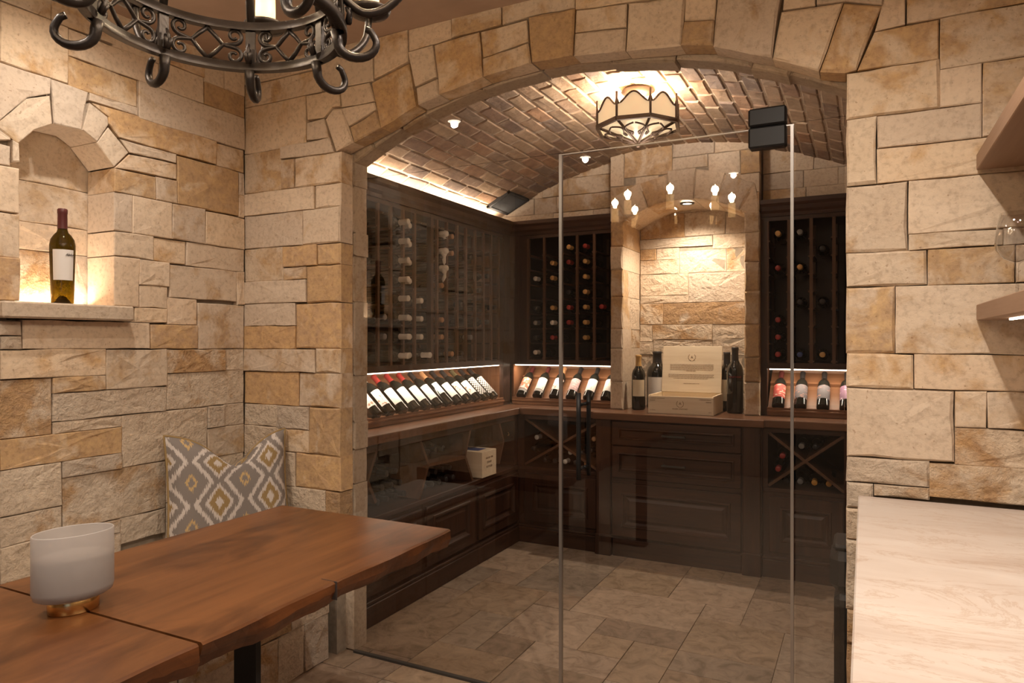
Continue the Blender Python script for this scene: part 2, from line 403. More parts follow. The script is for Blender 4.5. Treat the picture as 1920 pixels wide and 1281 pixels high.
# ------------------------------------------------------------------ object helpers
def tag(o, label=None, cat=None, group=None, kind=None):
    if label: o['label'] = label
    if cat: o['category'] = cat
    if group: o['group'] = group
    if kind: o['kind'] = kind
    return o
def empty(name, loc=(0, 0, 0), rz=0.0, parent=None):
    o = bpy.data.objects.new(name, None); COL.objects.link(o)
    o.location = loc; o.rotation_euler = (0, 0, rz); o.empty_display_size = 0.05
    if parent: o.parent = parent
    return o
def link(name, me, parent=None, loc=None, rot=None):
    o = bpy.data.objects.new(name, me); COL.objects.link(o)
    if parent: o.parent = parent
    if loc is not None: o.location = loc
    if rot is not None: o.rotation_euler = rot
    return o
class MB:
    """collects faces, builds one mesh"""
    def __init__(s): s.v = []; s.f = []; s.m = []; s.sm = []; s.uv = {}
    def add(s, vs, fs, mi=0, smooth=False):
        b = len(s.v); s.v += [tuple(p) for p in vs]
        for f in fs: s.f.append([i + b for i in f]); s.m.append(mi); s.sm.append(smooth)
        return s
    def box(s, x0, x1, y0, y1, z0, z1, c=0.0, mi=0):
        if x0 > x1: x0, x1 = x1, x0
        if y0 > y1: y0, y1 = y1, y0
        if z0 > z1: z0, z1 = z1, z0
        if c <= 0 or min(x1 - x0, y1 - y0, z1 - z0) < 2.2 * c:
            vs = [(x, y, z) for z in (z0, z1) for (x, y) in ((x0, y0), (x1, y0), (x1, y1), (x0, y1))]
            return s.add(vs, [(0, 3, 2, 1), (4, 5, 6, 7), (0, 1, 5, 4), (1, 2, 6, 5), (2, 3, 7, 6), (3, 0, 4, 7)], mi)
        # chamfered box
        bm = bmesh.new(); bmesh.ops.create_cube(bm, size=1.0)
        for v in bm.verts:
            v.co = Vector(((x0 + x1) / 2 + v.co.x * (x1 - x0), (y0 + y1) / 2 + v.co.y * (y1 - y0), (z0 + z1) / 2 + v.co.z * (z1 - z0)))
        bmesh.ops.bevel(bm, geom=list(bm.edges), offset=c, segments=1, affect='EDGES')
        bm.verts.index_update()
        s.add([v.co[:] for v in bm.verts], [[v.index for v in f.verts] for f in bm.faces], mi); bm.free()
        return s
    def prism(s, poly, axis, a0, a1, mi=0):
        """poly = 2D points in the other two axes (order x,y,z without axis)"""
        n = len(poly)
        def P(p, a):
            q = list(p); q.insert(axis, a); return tuple(q)
        vs = [P(p, a0) for p in poly] + [P(p, a1) for p in poly]
        fs = [list(range(n))[::-1], list(range(n, 2 * n))] + [(i, (i + 1) % n, n + (i + 1) % n, n + i) for i in range(n)]
        return s.add(vs, fs, mi)
    def lathe(s, prof, seg=24, mi=0, smooth=True, a0=0.0, a1=2 * PI, sx=1.0, sy=1.0, cap=True):
        full = abs(a1 - a0 - 2 * PI) < 1e-6
        k = seg if full else seg + 1
        vs = []
        for (r, z) in prof:
            for i in range(k):
                a = a0 + (a1 - a0) * i / seg
                vs.append((r * math.cos(a) * sx, r * math.sin(a) * sy, z))
        fs = []
        for j in range(len(prof) - 1):
            for i in range(seg if full else seg):
                i2 = (i + 1) % k if full else i + 1
                fs.append((j * k + i, j * k + i2, (j + 1) * k + i2, (j + 1) * k + i))
        b = len(s.v); s.add(vs, fs, mi, smooth)
        if full and cap:
            if prof[0][0] > 1e-5: s.f.append([b + i for i in range(k)][::-1]); s.m.append(mi); s.sm.append(False)
            if prof[-1][0] > 1e-5: s.f.append([b + (len(prof) - 1) * k + i for i in range(k)]); s.m.append(mi); s.sm.append(False)
        return s
    def tube(s, pts, r, seg=8, mi=0, flat=1.0, closed=False, taper=None, up=None):
        """swept tube; flat<1 squashes along the second frame axis"""
        pts = [Vector(p) for p in pts]; n = len(pts); vs = []; prev = None
        for i, p in enumerate(pts):
            a = pts[(i - 1) % n] if (closed or i > 0) else p; b = pts[(i + 1) % n] if (closed or i < n - 1) else p
            t = (b - a).normalized() if (b - a).length > 1e-9 else Vector((0, 0, 1))
            if up is not None: u = Vector(up)
            else: u = prev if prev is not None else (Vector((0, 0, 1)) if abs(t.z) < 0.9 else Vector((1, 0, 0)))
            u = (u - t * u.dot(t))
            if u.length < 1e-6: u = t.orthogonal()
            u.normalize(); w = t.cross(u); prev = u
            rr = r * (taper(i / (n - 1)) if taper else 1)
            for k in range(seg):
                an = 2 * PI * (k + 0.5) / seg
                vs.append(p + u * (rr * math.cos(an)) + w * (rr * flat * math.sin(an)))
        fs = []
        for i in range(n if closed else n - 1):
            j = (i + 1) % n
            for k in range(seg):
                k2 = (k + 1) % seg; fs.append((i * seg + k, i * seg + k2, j * seg + k2, j * seg + k))
        if not closed: fs.append(list(range(seg))[::-1]); fs.append([(n - 1) * seg + k for k in range(seg)])
        return s.add(vs, fs, mi, seg > 5)
    def xf(s, mat):
        s.v = [tuple(mat @ Vector(p)) for p in s.v]; return s
    def mesh(s, name, mats, fix=True):
        me = bpy.data.meshes.new(name); me.from_pydata(s.v, [], s.f)
        for m in (mats if isinstance(mats, (list, tuple)) else [mats]): me.materials.append(m)
        me.polygons.foreach_set('material_index', s.m); me.polygons.foreach_set('use_smooth', s.sm)
        if fix:
            bm = bmesh.new(); bm.from_mesh(me); bmesh.ops.recalc_face_normals(bm, faces=bm.faces); bm.to_mesh(me); bm.free()
        me.update(); return me
    def build(s, name, mats, parent=None, loc=None, rot=None, fix=True):
        return link(name, s.mesh(name, mats, fix), parent, loc, rot)
def bx(name, mat, parent, x0, x1, y0, y1, z0, z1, c=0.0):
    """box part with its own origin at its centre"""
    cx, cy, cz = (x0 + x1) / 2, (y0 + y1) / 2, (z0 + z1) / 2
    return MB().box(x0 - cx, x1 - cx, y0 - cy, y1 - cy, z0 - cz, z1 - cz, c).build(name, mat, parent, (cx, cy, cz))
def struct(name, mb, mat, label, cat, parent=None):
    o = mb.build(name, mat, parent); tag(o, label, cat if not parent else None, None, 'structure'); return o
def text(name, body, size, mat, parent, matrix, align='CENTER', shear=0.0, depth=0.0004):
    cu = bpy.data.curves.new(name, 'FONT'); cu.body = body; cu.size = size; cu.align_x = align; cu.align_y = 'CENTER'; cu.shear = shear; cu.extrude = depth
    cu.resolution_u = 2
    t = bpy.data.objects.new(name, cu); COL.objects.link(t)
    bpy.context.view_layer.update()
    me = bpy.data.meshes.new_from_object(t.evaluated_get(bpy.context.evaluated_depsgraph_get()))
    bpy.data.objects.remove(t, do_unlink=True); me.materials.clear(); me.materials.append(mat)
    o = link(name, me, parent); o.matrix_local = matrix; return o
def copy_tree(o, parent=None):
    c = o.copy(); COL.objects.link(c); c.parent = parent
    for ch in list(o.children): copy_tree(ch, c)
    return c

# ------------------------------------------------------------------ stones
RS = random.Random(7)
F_LEFT = lambda a, b, d: (XW + d, a, b)          # a = Y, b = Z, d = outwards
F_ARCH = lambda a, b, d: (a, YF - d, b)          # a = X
def FX(x, sgn): return lambda a, b, d: (x + sgn * d, a, b)
def FY(y, sgn): return lambda a, b, d: (a, y + sgn * d, b)
def inset(poly, g):
    n = len(poly); area = sum(poly[i][0] * poly[(i + 1) % n][1] - poly[(i + 1) % n][0] * poly[i][1] for i in range(n))
    if area < 0: poly = poly[::-1]
    out = []
    for i in range(n):
        p0, p1, p2 = Vector(poly[i - 1]), Vector(poly[i]), Vector(poly[(i + 1) % n])
        e1 = (p1 - p0).normalized(); e2 = (p2 - p1).normalized()
        n1 = Vector((-e1.y, e1.x)); n2 = Vector((-e2.y, e2.x)); k = 1 + n1.dot(n2)
        out.append(p1 + (n1 + n2) * (g / max(k, 0.35)))
    return out
def stone(poly, frame, parent, mat='stone', out=0.0, inn=0.05, gap=0.0011, bev=0.0028, jit=0.0020, seg=0.06, name='stone', relief=0.002):
    p = inset(poly, gap); n = len(p); ring = []
    for i in range(n):
        a, b = p[i], p[(i + 1) % n]; L = (b - a).length; k = max(1, min(5, int(L / seg)))
        nn = Vector((-(b - a).y, (b - a).x)).normalized() if L > 1e-6 else Vector((0, 0))
        for q in range(k):
            pt = a.lerp(b, q / k)
            if q: pt = pt + nn * RS.uniform(-jit, jit)
            else: pt = pt + Vector((RS.uniform(-jit, jit), RS.uniform(-jit, jit)))
            ring.append(pt)
    c = sum(ring, Vector((0, 0))) / len(ring); k = len(ring)
    def shrink(pt, g):
        d = c - pt; L = d.length; return pt + d * (min(g, L * 0.45) / max(L, 1e-6))
    o3 = Vector(frame(c.x, c.y, 0))
    V = []
    for pt in ring: V.append(Vector(frame(pt.x, pt.y, -inn)) - o3)
    for pt in ring: V.append(Vector(frame(pt.x, pt.y, out - bev * RS.uniform(0.6, 1.5))) - o3)
    for pt in ring:
        q = shrink(pt, bev * RS.uniform(1.0, 1.8)); V.append(Vector(frame(q.x, q.y, out + RS.uniform(-relief, relief) * 0.5)) - o3)
    for pt in ring:
        q = pt.lerp(c, 0.5); V.append(Vector(frame(q.x, q.y, out + RS.uniform(-relief, relief))) - o3)
    V.append(Vector(frame(c.x, c.y, out + RS.uniform(0, relief))) - o3)
    fs = []
    for j in range(3):
        for i in range(k):
            i2 = (i + 1) % k; fs.append((j * k + i, j * k + i2, (j + 1) * k + i2, (j + 1) * k + i))
    for i in range(k): fs.append((3 * k + i, 3 * k + (i + 1) % k, 4 * k))
    fs.append(list(range(k))[::-1])
    mb = MB().add(V, fs, 0, False)
    return mb.build(name, M[mat], parent, o3)
def rect(a0, a1, b0, b1): return [(a0, b0), (a1, b0), (a1, b1), (a0, b1)]
def resolve(R):
    """R: list of [a0,a1,b0,b1]; remove overlaps, close small gaps"""
    for it in range(6):
        for i in range(len(R)):
            for j in range(i + 1, len(R)):
                A, B = R[i], R[j]
                oa = min(A[1], B[1]) - max(A[0], B[0]); ob = min(A[3], B[3]) - max(A[2], B[2])
                if oa > 1e-5 and ob > 1e-5:
                    if oa < ob:
                        if A[0] + A[1] < B[0] + B[1]: m = (A[1] + B[0]) / 2; A[1] = B[0] = m
                        else: m = (B[1] + A[0]) / 2; B[1] = A[0] = m
                    else:
                        if A[2] + A[3] < B[2] + B[3]: m = (A[3] + B[2]) / 2; A[3] = B[2] = m
                        else: m = (B[3] + A[2]) / 2; B[3] = A[2] = m
    for A in R:                      # grow into small gaps
        for side in range(4):
            best = None
            for B in R:
                if B is A: continue
                if side < 2:
                    if min(A[3], B[3]) - max(A[2], B[2]) < 0.01: continue
                    g = (A[0] - B[1]) if side == 0 else (B[0] - A[1])
                else:
                    if min(A[1], B[1]) - max(A[0], B[0]) < 0.01: continue
                    g = (A[2] - B[3]) if side == 2 else (B[2] - A[3])
                if g > -1e-6 and (best is None or g < best): best = g
            if best is not None and 0 < best < 0.045:
                A[side] += (-best if side in (0, 2) else best) * 0.98
    return R
def courses(frame, parent, a0, a1, b0, b1, seed, mat='stone', hmin=0.09, hmax=0.19, wmin=0.14, wmax=0.42, **kw):
    r = random.Random(seed); b = b0
    while b < b1 - 1e-4:
        h = r.uniform(hmin, hmax)
        if b1 - (b + h) < hmin * 0.8: h = b1 - b
        a = a0
        while a < a1 - 1e-4:
            w = r.uniform(wmin, wmax)
            if a1 - (a + w) < wmin * 0.7: w = a1 - a
            if h > 0.15 and r.random() < 0.3:
                hh = h * r.uniform(0.4, 0.6)
                stone(rect(a, a + w, b, b + hh), frame, parent, mat, r.uniform(-0.004, 0.006), **kw)
                stone(rect(a, a + w, b + hh, b + h), frame, parent, mat, r.uniform(-0.004, 0.006), **kw)
            else:
                stone(rect(a, a + w, b, b + h), frame, parent, mat, r.uniform(-0.004, 0.006), **kw)
            a += w
        b += h
CROP = {'A': (0, 0, 2.979), 'E': (0, 350, 2.979), 'F': (0, 750, 2.412), 'B': (440, 0, 2.979), 'C': (960, 0, 2.979), 'D': (1440, 0, 2.979),
        'K': (440, 280, 3.05), 'L': (440, 660, 3.692), 'G': (1440, 400, 2.846), 'H': (1440, 800, 2.6625), 'N': (1130, 280, 3.56), 'Q': (1130, 620, 5.3375)}
def cp(k, x, y):
    ox, oy, s = CROP[k]; return ox + x / s, oy + y / s

# ================================================================== STRUCTURE
# ---- floor: travertine in an 8-inch module
GM = 0.2058
floor = struct('floor', MB().box(-2.75, 0.75, YREAR - 0.1, 5.15, -0.08, -0.006), M['grout'], 'beige travertine floor of mixed tiles running under the glass into the cellar', 'floor')
def build_tiles():
    r = random.Random(3)
    i0, i1, j0, j1 = -3, 13, -9, 9
    occ = {}
    tiles = [(-1, -1, 2, 3), (1, 0, 1, 2), (0, 2, 2, 2), (-1, 3, 1, 2), (0, 4, 1, 1), (-1, 5, 2, 2), (1, -2, 2, 2), (2, 0, 1, 1), (3, 3, 3, 2), (4, 2, 2, 1),
             (6, 2, 2, 2), (6, 4, 1, 1), (5, 5, 2, 2), (3, 5, 2, 2), (1, 4, 2, 2), (2, 1, 2, 2), (3, 0, 2, 1), (0, -2, 1, 1), (-1, -3, 2, 1), (7, 4, 2, 2)]
    for t in tiles:
        for a in range(t[0], t[0] + t[2]):
            for b in range(t[1], t[1] + t[3]): occ[(a, b)] = 1
    for j in range(j0, j1):
        for i in range(i0, i1):
            if (i, j) in occ: continue
            for (w, h) in r.sample([(2, 2), (3, 2), (2, 1), (1, 2), (2, 2), (2, 3)], 6) + [(1, 1)]:
                if i + w > i1 or j + h > j1: continue
                if all((a, b) not in occ for a in range(i, i + w) for b in range(j, j + h)):
                    for a in range(i, i + w):
                        for b in range(j, j + h): occ[(a, b)] = 1
                    tiles.append((i, j, w, h)); break
    cache = {}
    for (i, j, w, h) in tiles:
        x0, y0 = -1.987 + GM * i, 2.748 + GM * j
        if x0 > 0.6 or y0 > 4.9: continue
        key = (w, h)
        if key not in cache:
            g = 0.0018
            cache[key] = MB().box(-w * GM / 2 + g, w * GM / 2 - g, -h * GM / 2 + g, h * GM / 2 - g, -0.02, 0.0, 0.0012).mesh('tile', M['tile'])
        link('tile', cache[key], floor, (x0 + w * GM / 2, y0 + h * GM / 2, r.uniform(-0.0006, 0.0006)))
build_tiles()

# ---- main-room ceiling and plain walls out of view
struct('ceiling', MB().box(-2.75, 0.75, YREAR - 0.1, 2.46, ZCEIL, ZCEIL + 0.08), M['plaster'], 'brown trowelled plaster ceiling of the tasting room', 'ceiling')
struct('wall_rear', MB().box(-2.75, 0.75, YREAR - 0.1, YREAR, 0, ZCEIL), M['wall_plaster'], 'plain plaster wall behind the camera', 'wall')
WY0, WY1, WZ0, WZ1 = -2.1, -0.75, 1.0, 2.2
wr = MB()
for (a, b, c_, d_) in ((YREAR - .1, WY0, 0, ZCEIL), (WY1, 2.46, 0, ZCEIL), (WY0, WY1, 0, WZ0), (WY0, WY1, WZ1, ZCEIL)): wr.box(XRW, XRW + .1, a, b, c_, d_)
struct('wall_right', wr, M['wall_plaster'], 'plain plaster wall behind the floating shelves with a daylight window', 'wall')
w1 = empty('window_1', (XRW + .05, (WY0 + WY1) / 2, WZ0), PI / 2); tag(w1, 'daylight window in the right wall behind the camera', 'window', None, 'structure')
fr = MB(); hw, hh = (WY1 - WY0) / 2, WZ1 - WZ0
for b_ in ((-hw, -hw + .05, 0, hh), (hw - .05, hw, 0, hh), (-.02, .02, 0, hh), (-hw, hw, 0, .05), (-hw, hw, hh - .05, hh)): fr.box(b_[0], b_[1], -.03, .03, b_[2], b_[3])
fr.build('window_frame', M['black'], w1)
MB().box(-hw, hw, -.004, .004, 0, hh).build('pane', M['glass'], w1)
light('daylight', 'AREA', (0, -0.12, hh / 2), E_WINDOW, (0.55, 0.72, 1.0), w1, 2 * hw, hh, (PI / 2, 0, PI))

# ---- left wall with the arched niche
NY0, NY1, NZ0, NZS, NZC, NXB = 1.402, 1.739, 1.535, 2.086, 2.186, -2.80
NCY = (NY0 + NY1) / 2; NHW = (NY1 - NY0) / 2; NR = (NHW ** 2 + (NZC - NZS) ** 2) / (2 * (NZC - NZS)); NCZ = NZC - NR
lw = MB()
lw.box(-2.86, XW - 0.03, YREAR - 0.1, NY0 - .03, 0, 2.85).box(-2.86, XW - 0.03, NY1 + .03, 2.5, 0, 2.85).box(-2.86, XW - 0.03, NY0 - .03, NY1 + .03, 0, 1.47)
K = 8
for i in range(K):
    ya, yb = NY0 - .03 + (NY1 - NY0 + .06) * i / K, NY0 - .03 + (NY1 - NY0 + .06) * (i + 1) / K
    def zt(y):
        d = min(abs(y - NCY), NR + .02); return NCZ + math.sqrt(max((NR + .035) ** 2 - d * d, 0.0004))
    lw.prism([(ya, zt(ya)), (yb, zt(yb)), (yb, 2.85), (ya, 2.85)], 0, -2.86, XW - 0.03)
lw.box(-2.88, NXB - 0.02, NY0 - .05, NY1 + .05, 1.4, 2.4)
wall_left = struct('wall_left', lw, M['mortar'], 'left wall of coursed cream and ochre limestone with an arched bottle niche', 'wall')
GOLD = {('A', 385, 320), ('A', 1142, 455), ('E', 0, 909), ('E', 590, 909), ('F', 0, 184), ('E', 1147, 137), ('A', 990, 868), ('E', 860, 282), ('E', 752, 674), ('A', 640, 940), ('A', 0, 15), ('E', 300, 1066), ('F', 942, 122),
    ('B', 70, 600), ('B', 70, 862), ('L', 512, 382), ('L', 420, 698), ('L', 70, 132), ('L', 285, 527), ('K', 65, 572), ('K', 408, 667), ('K', 62, 1012), ('K', 460, 1140), ('D', 962, 98), ('D', 434, 410), ('G', 415, -153), ('G', 745, 112), ('G', 850, 196), ('G', 411, 749), ('G', 413, 208), ('D', 610, 830), ('D', 434, 668)}
L_rects = [('A', 0, 15, 380, 466), ('A', 0, -230, 285, 112), ('A', 285, -130, 650, 240), ('A', 650, -60, 890, 330), ('A', 385, 160, 885, 478), ('A', 890, 60, 1140, 402),
    ('A', 890, 335, 1138, 570), ('A', 1142, 300, 1255, 470), ('A', 1255, 300, 1385, 530), ('A', 1142, 455, 1382, 655), ('A', 385, 320, 770, 588), ('A', 497, 515, 750, 640),
    ('A', 772, 450, 1372, 838), ('A', 1210, 795, 1370, 962), ('A', 640, 940, 868, 1100), ('A', 870, 985, 990, 1130), ('A', 990, 868, 1330, 1195), ('A', 1335, 965, 1380, 1085), ('A', 1335, 1088, 1378, 1205),
    ('E', 740, 48, 958, 285), ('E', 960, 92, 1145, 315), ('E', 1147, 137, 1370, 350), ('E', 860, 282, 1038, 430), ('E', 1042, 307, 1367, 470), ('E', 780, 407, 952, 555),
    ('E', 775, 548, 935, 675), ('E', 945, 432, 1322, 650), ('E', 1325, 477, 1370, 655), ('E', 752, 674, 935, 765), ('E', 937, 610, 1112, 770), ('E', 845, 768, 1092, 908), ('E', 1100, 648, 1365, 908),
    ('E', 125, 738, 840, 905), ('E', 0, 748, 122, 832), ('E', 0, 834, 122, 905), ('E', 0, 909, 588, 1055), ('E', 590, 909, 930, 1115), ('E', 935, 909, 1258, 1035), ('E', 1260, 907, 1370, 1022),
    ('E', 932, 1038, 1365, 1205), ('E', 300, 1066, 585, 1135), ('E', 0, 1077, 295, 1378), ('E', 300, 1155, 905, 1248),
    ('F', 238, 102, 548, 116), ('F', 0, 184, 550, 240), ('F', 552, 77, 940, 228), ('F', 940, 32, 1012, 120), ('F', 1014, 22, 1105, 113), ('F', 942, 122, 1108, 262), ('F', 0, 320, 283, 480), ('F', 278, 292, 548, 303),
    ('F', 287, 354, 752, 492), ('F', 754, 270, 1108, 420), ('F', 0, 534, 283, 600), ('F', 285, 597, 545, 640), ('F', 548, 542, 752, 600), ('F', 754, 425, 1108, 560), ('F', 0, 672, 140, 800), ('F', 142, 660, 545, 700),
    ('A', -60, 787, 64, 905), ('A', -60, 907, 112, 1170), ('E', -60, 132, 112, 380), ('E', -60, 384, 112, 640)]
R = []
for (k, x0, y0, x1, y1) in L_rects:
    p = onX(*cp(k, x0, y0), XW); q = onX(*cp(k, x1, y1), XW)
    R.append([p[1], q[1], q[2], p[2]])
for r_ in R: r_[1] = min(r_[1], YF - 0.005)
JAMB = [('E', 637, 27, 740, 255), ('E', 637, 247, 858, 403), ('E', 637, 387, 780, 668)]
nj = len(R)
for (k, x0, y0, x1, y1) in JAMB:
    p = onX(*cp(k, x0, y0), XW); q = onX(*cp(k, x1, y1), XW); R.append([NY1, q[1], q[2], p[2]])
resolve(R)
for i, r_ in enumerate(R):
    if r_[1] - r_[0] < 0.015 or r_[3] - r_[2] < 0.012: continue
    if i < nj and abs(r_[0] - NY1) < 0.03 and r_[2] > 1.5: r_[0] = NY1; nj_hit = True
    else: nj_hit = False
    jamb = i >= nj or nj_hit or (abs(r_[1] - NY0) < 0.02 and r_[2] > 1.5)
    low = r_[3] < 1.42
    stone(rect(*r_), F_LEFT, wall_left, 'stone_gold' if i < len(L_rects) and L_rects[i][:3] in GOLD else 'stone_rough' if low else 'stone', RS.uniform(-0.004, 0.006), 0.165 if jamb else 0.05, relief=0.003 if low else 0.002)
def Lpoly(k, pts): return [onX(*cp(k, x, y), XW)[1:] for (x, y) in pts]
for pts, inn in (([(-30, 700), (150, 548), (283, 530), (298, 690), (195, 728), (105, 800)], .165), ([(285, 440), (497, 515), (455, 725), (298, 690)], .165), ([(500, 575), (600, 655), (605, 700), (540, 795), (455, 728)], .165),
        ([(605, 705), (720, 855), (637, 932), (540, 797)], .165), ([(0, 350), (285, 440), (283, 528), (150, 546), (-30, 695), (-30, 340)], .05), ([(500, 573), (745, 640), (1210, 790), (1210, 920), (985, 860), (665, 770), (605, 690), (602, 655)], .05),
        ([(668, 775), (985, 862), (985, 912), (720, 852)], .05), ([(722, 858), (990, 915), (988, 1000), (640, 935)], .05), ([(-60, 712), (-25, 706), (62, 768), (62, 785), (-60, 785)], .05), ([(66, 775), (103, 803), (112, 905), (66, 905)], .165)):
    stone(Lpoly('A', pts), F_LEFT, wall_left, 'stone_gold' if pts[0] == (500, 573) else 'stone_pale' if inn > .1 else 'stone', RS.uniform(-.003, .004), inn)
courses(F_LEFT, wall_left, 1.35, YF - .006, 0.0, 0.52, 21, 'stone_rough')
courses(F_LEFT, wall_left, -0.3, 1.325, 0.0, 2.69, 22)
# niche back
FN = FX(NXB, 1)
for (a0, a1, b0, b1, mt) in ((1.38, 1.47, 1.53, 1.655, 'stone_rough'), (1.38, 1.47, 1.655, 1.74, 'stone'), (1.47, 1.69, 1.53, 1.74, 'stone_rough'), (1.69, 1.76, 1.53, 1.74, 'stone_pale'), (1.38, 1.76, 1.74, 1.845, 'stone_pale'), (1.38, 1.76, 1.845, 1.998, 'stone_pale'), (1.38, 1.76, 1.998, 2.24, 'stone_pale')):
    stone(rect(a0, a1, b0, b1), FN, wall_left, mt, 0.0, 0.02)
ledge = MB().box(-2.80, -2.575, 1.318, 1.79, 1.478, 1.535, 0.006).build('ledge', M['stone_side'], wall_left); ledge['label'] = 'pale stone ledge under the niche'
led = bx('led_strip', M['white_led'], wall_left, NXB + .004, NXB + .014, NY0 + .02, NY1 - .02, 1.536, 1.542)
light('niche_light', 'AREA', (NXB + 0.03, NCY, 1.546), E_NICHE, LEDC, wall_left, 0.02, 0.28, (PI, -0.25, 0))

# ---- arch wall
def arc_z(x, r, cx=ACX, cz=ACZ): return cz + math.sqrt(max(r * r - (x - cx) ** 2, 0))
aw = MB(); BY0, BY1 = YF + 0.035, YR - 0.03
aw.box(-2.86, XJ - .05, BY0, BY1, 0, 2.95).box(XK + .05, 0.75, BY0, BY1, 0, 2.95)
K = 16
for i in range(K):
    xa, xb = XJ - .05 + (XK - XJ + .1) * i / K, XJ - .05 + (XK - XJ + .1) * (i + 1) / K
    aw.prism([(xa, arc_z(xa, AR + .05)), (xb, arc_z(xb, AR + .05)), (xb, 2.95), (xa, 2.95)], 1, BY0, BY1)
wall_back = struct('wall_back', aw, M['mortar'], 'limestone wall with a wide segmental arch opening into the wine cellar', 'wall')
A_rects = [('B', 70, 470, 480, 512), ('B', 70, 375, 470, 392), ('B', 70, 600, 395, 788), ('B', 70, 862, 248, 1050), ('B', 255, 895, 325, 1042),
    ('B', 330, 882, 587, 1005), ('B', 70, 1085, 440, 1155), ('B', 443, 1038, 587, 1145),
    ('K', 65, 388, 383, 545), ('K', 388, 348, 601, 535), ('K', 65, 572, 270, 745), ('K', 275, 557, 468, 668), ('K', 470, 545, 601, 655), ('K', 275, 677, 405, 745), ('K', 65, 757, 402, 875), ('K', 408, 667, 601, 860),
    ('K', 62, 885, 343, 1010), ('K', 62, 1012, 340, 1140), ('K', 345, 882, 601, 1136), ('K', 65, 1142, 458, 1258), ('K', 460, 1140, 601, 1266),
    ('L', 70, 132, 437, 358), ('L', 440, 142, 727, 372), ('L', 70, 362, 290, 500), ('L', 293, 370, 508, 526), ('L', 512, 382, 727, 705), ('L', 285, 527, 508, 684), ('L', 300, 688, 418, 918), ('L', 420, 698, 727, 955), ('L', 300, 920, 625, 1150), ('L', 628, 962, 727, 1150),
    ('L', 70, 505, 283, 700), ('L', 70, 705, 298, 1000),
    ('D', 434, 410, 957, 597), ('D', 962, 98, 1500, 308), ('D', 772, -120, 1500, 8), ('D', 968, 385, 1188, 575), ('D', 1197, 352, 1560, 705), ('D', 434, 668, 600, 1015), ('D', 607, 650, 1188, 768), ('D', 610, 830, 1560, 955),
    ('G', 415, -153, 748, 195), ('G', 757, -160, 1500, 75), ('G', 745, 112, 1255, 175), ('G', 1258, 78, 1500, 158), ('G', 413, 208, 845, 380), ('G', 850, 196, 1318, 368), ('G', 1320, 165, 1500, 366), ('G', 411, 396, 672, 744), ('G', 680, 391, 1500, 753),
    ('G', 411, 749, 770, 930), ('G', 778, 757, 1500, 944), ('G', 413, 930, 992, 1320), ('G', 995, 949, 1165, 1140), ('G', 1168, 957, 1500, 1150), ('G', 1003, 1142, 1500, 1345),
    ('H', 388, 147, 805, 292), ('H', 808, 182, 1500, 415), ('H', 387, 275, 522, 400), ('H', 525, 287, 805, 370), ('H', 387, 405, 500, 560), ('H', 387, 562, 500, 905), ('H', 387, 907, 500, 1075), ('H', 387, 1078, 500, 1500)]
R = []
for (k, x0, y0, x1, y1) in A_rects:
    p = onY(*cp(k, x0, y0), YF); q = onY(*cp(k, x1, y1), YF); R.append([p[0], q[0], q[2], p[2]])
for r_ in R:
    if r_[0] < -2.55: r_[0] = XW - 0.01
    if abs(r_[1] - XJ) < 0.03: r_[1] = XJ
    if abs(r_[0] - XK) < 0.03: r_[0] = XK
    if r_[1] > 0.42: r_[1] = XRW
    r_[2] = max(r_[2], 0.0)
resolve(R)
for i, r_ in enumerate(R):
    if r_[1] - r_[0] < 0.015 or r_[3] - r_[2] < 0.012: continue
    jamb = abs(r_[1] - XJ) < 0.005 or abs(r_[0] - XK) < 0.005
    low = r_[3] < 1.18
    stone(rect(*r_), F_ARCH, wall_back, 'stone_gold' if A_rects[i][:3] in GOLD else 'stone_rough' if low else 'stone', RS.uniform(-0.004, 0.006), YG - YF - .006 if jamb else 0.05, bev=0.006 if jamb else 0.003, relief=0.003 if low else 0.002)
def Apoly(k, pts): return [(q[0], q[2]) for q in (onY(*cp(k, x, y), YF) for (x, y) in pts)]
VF = YG - YF - .006
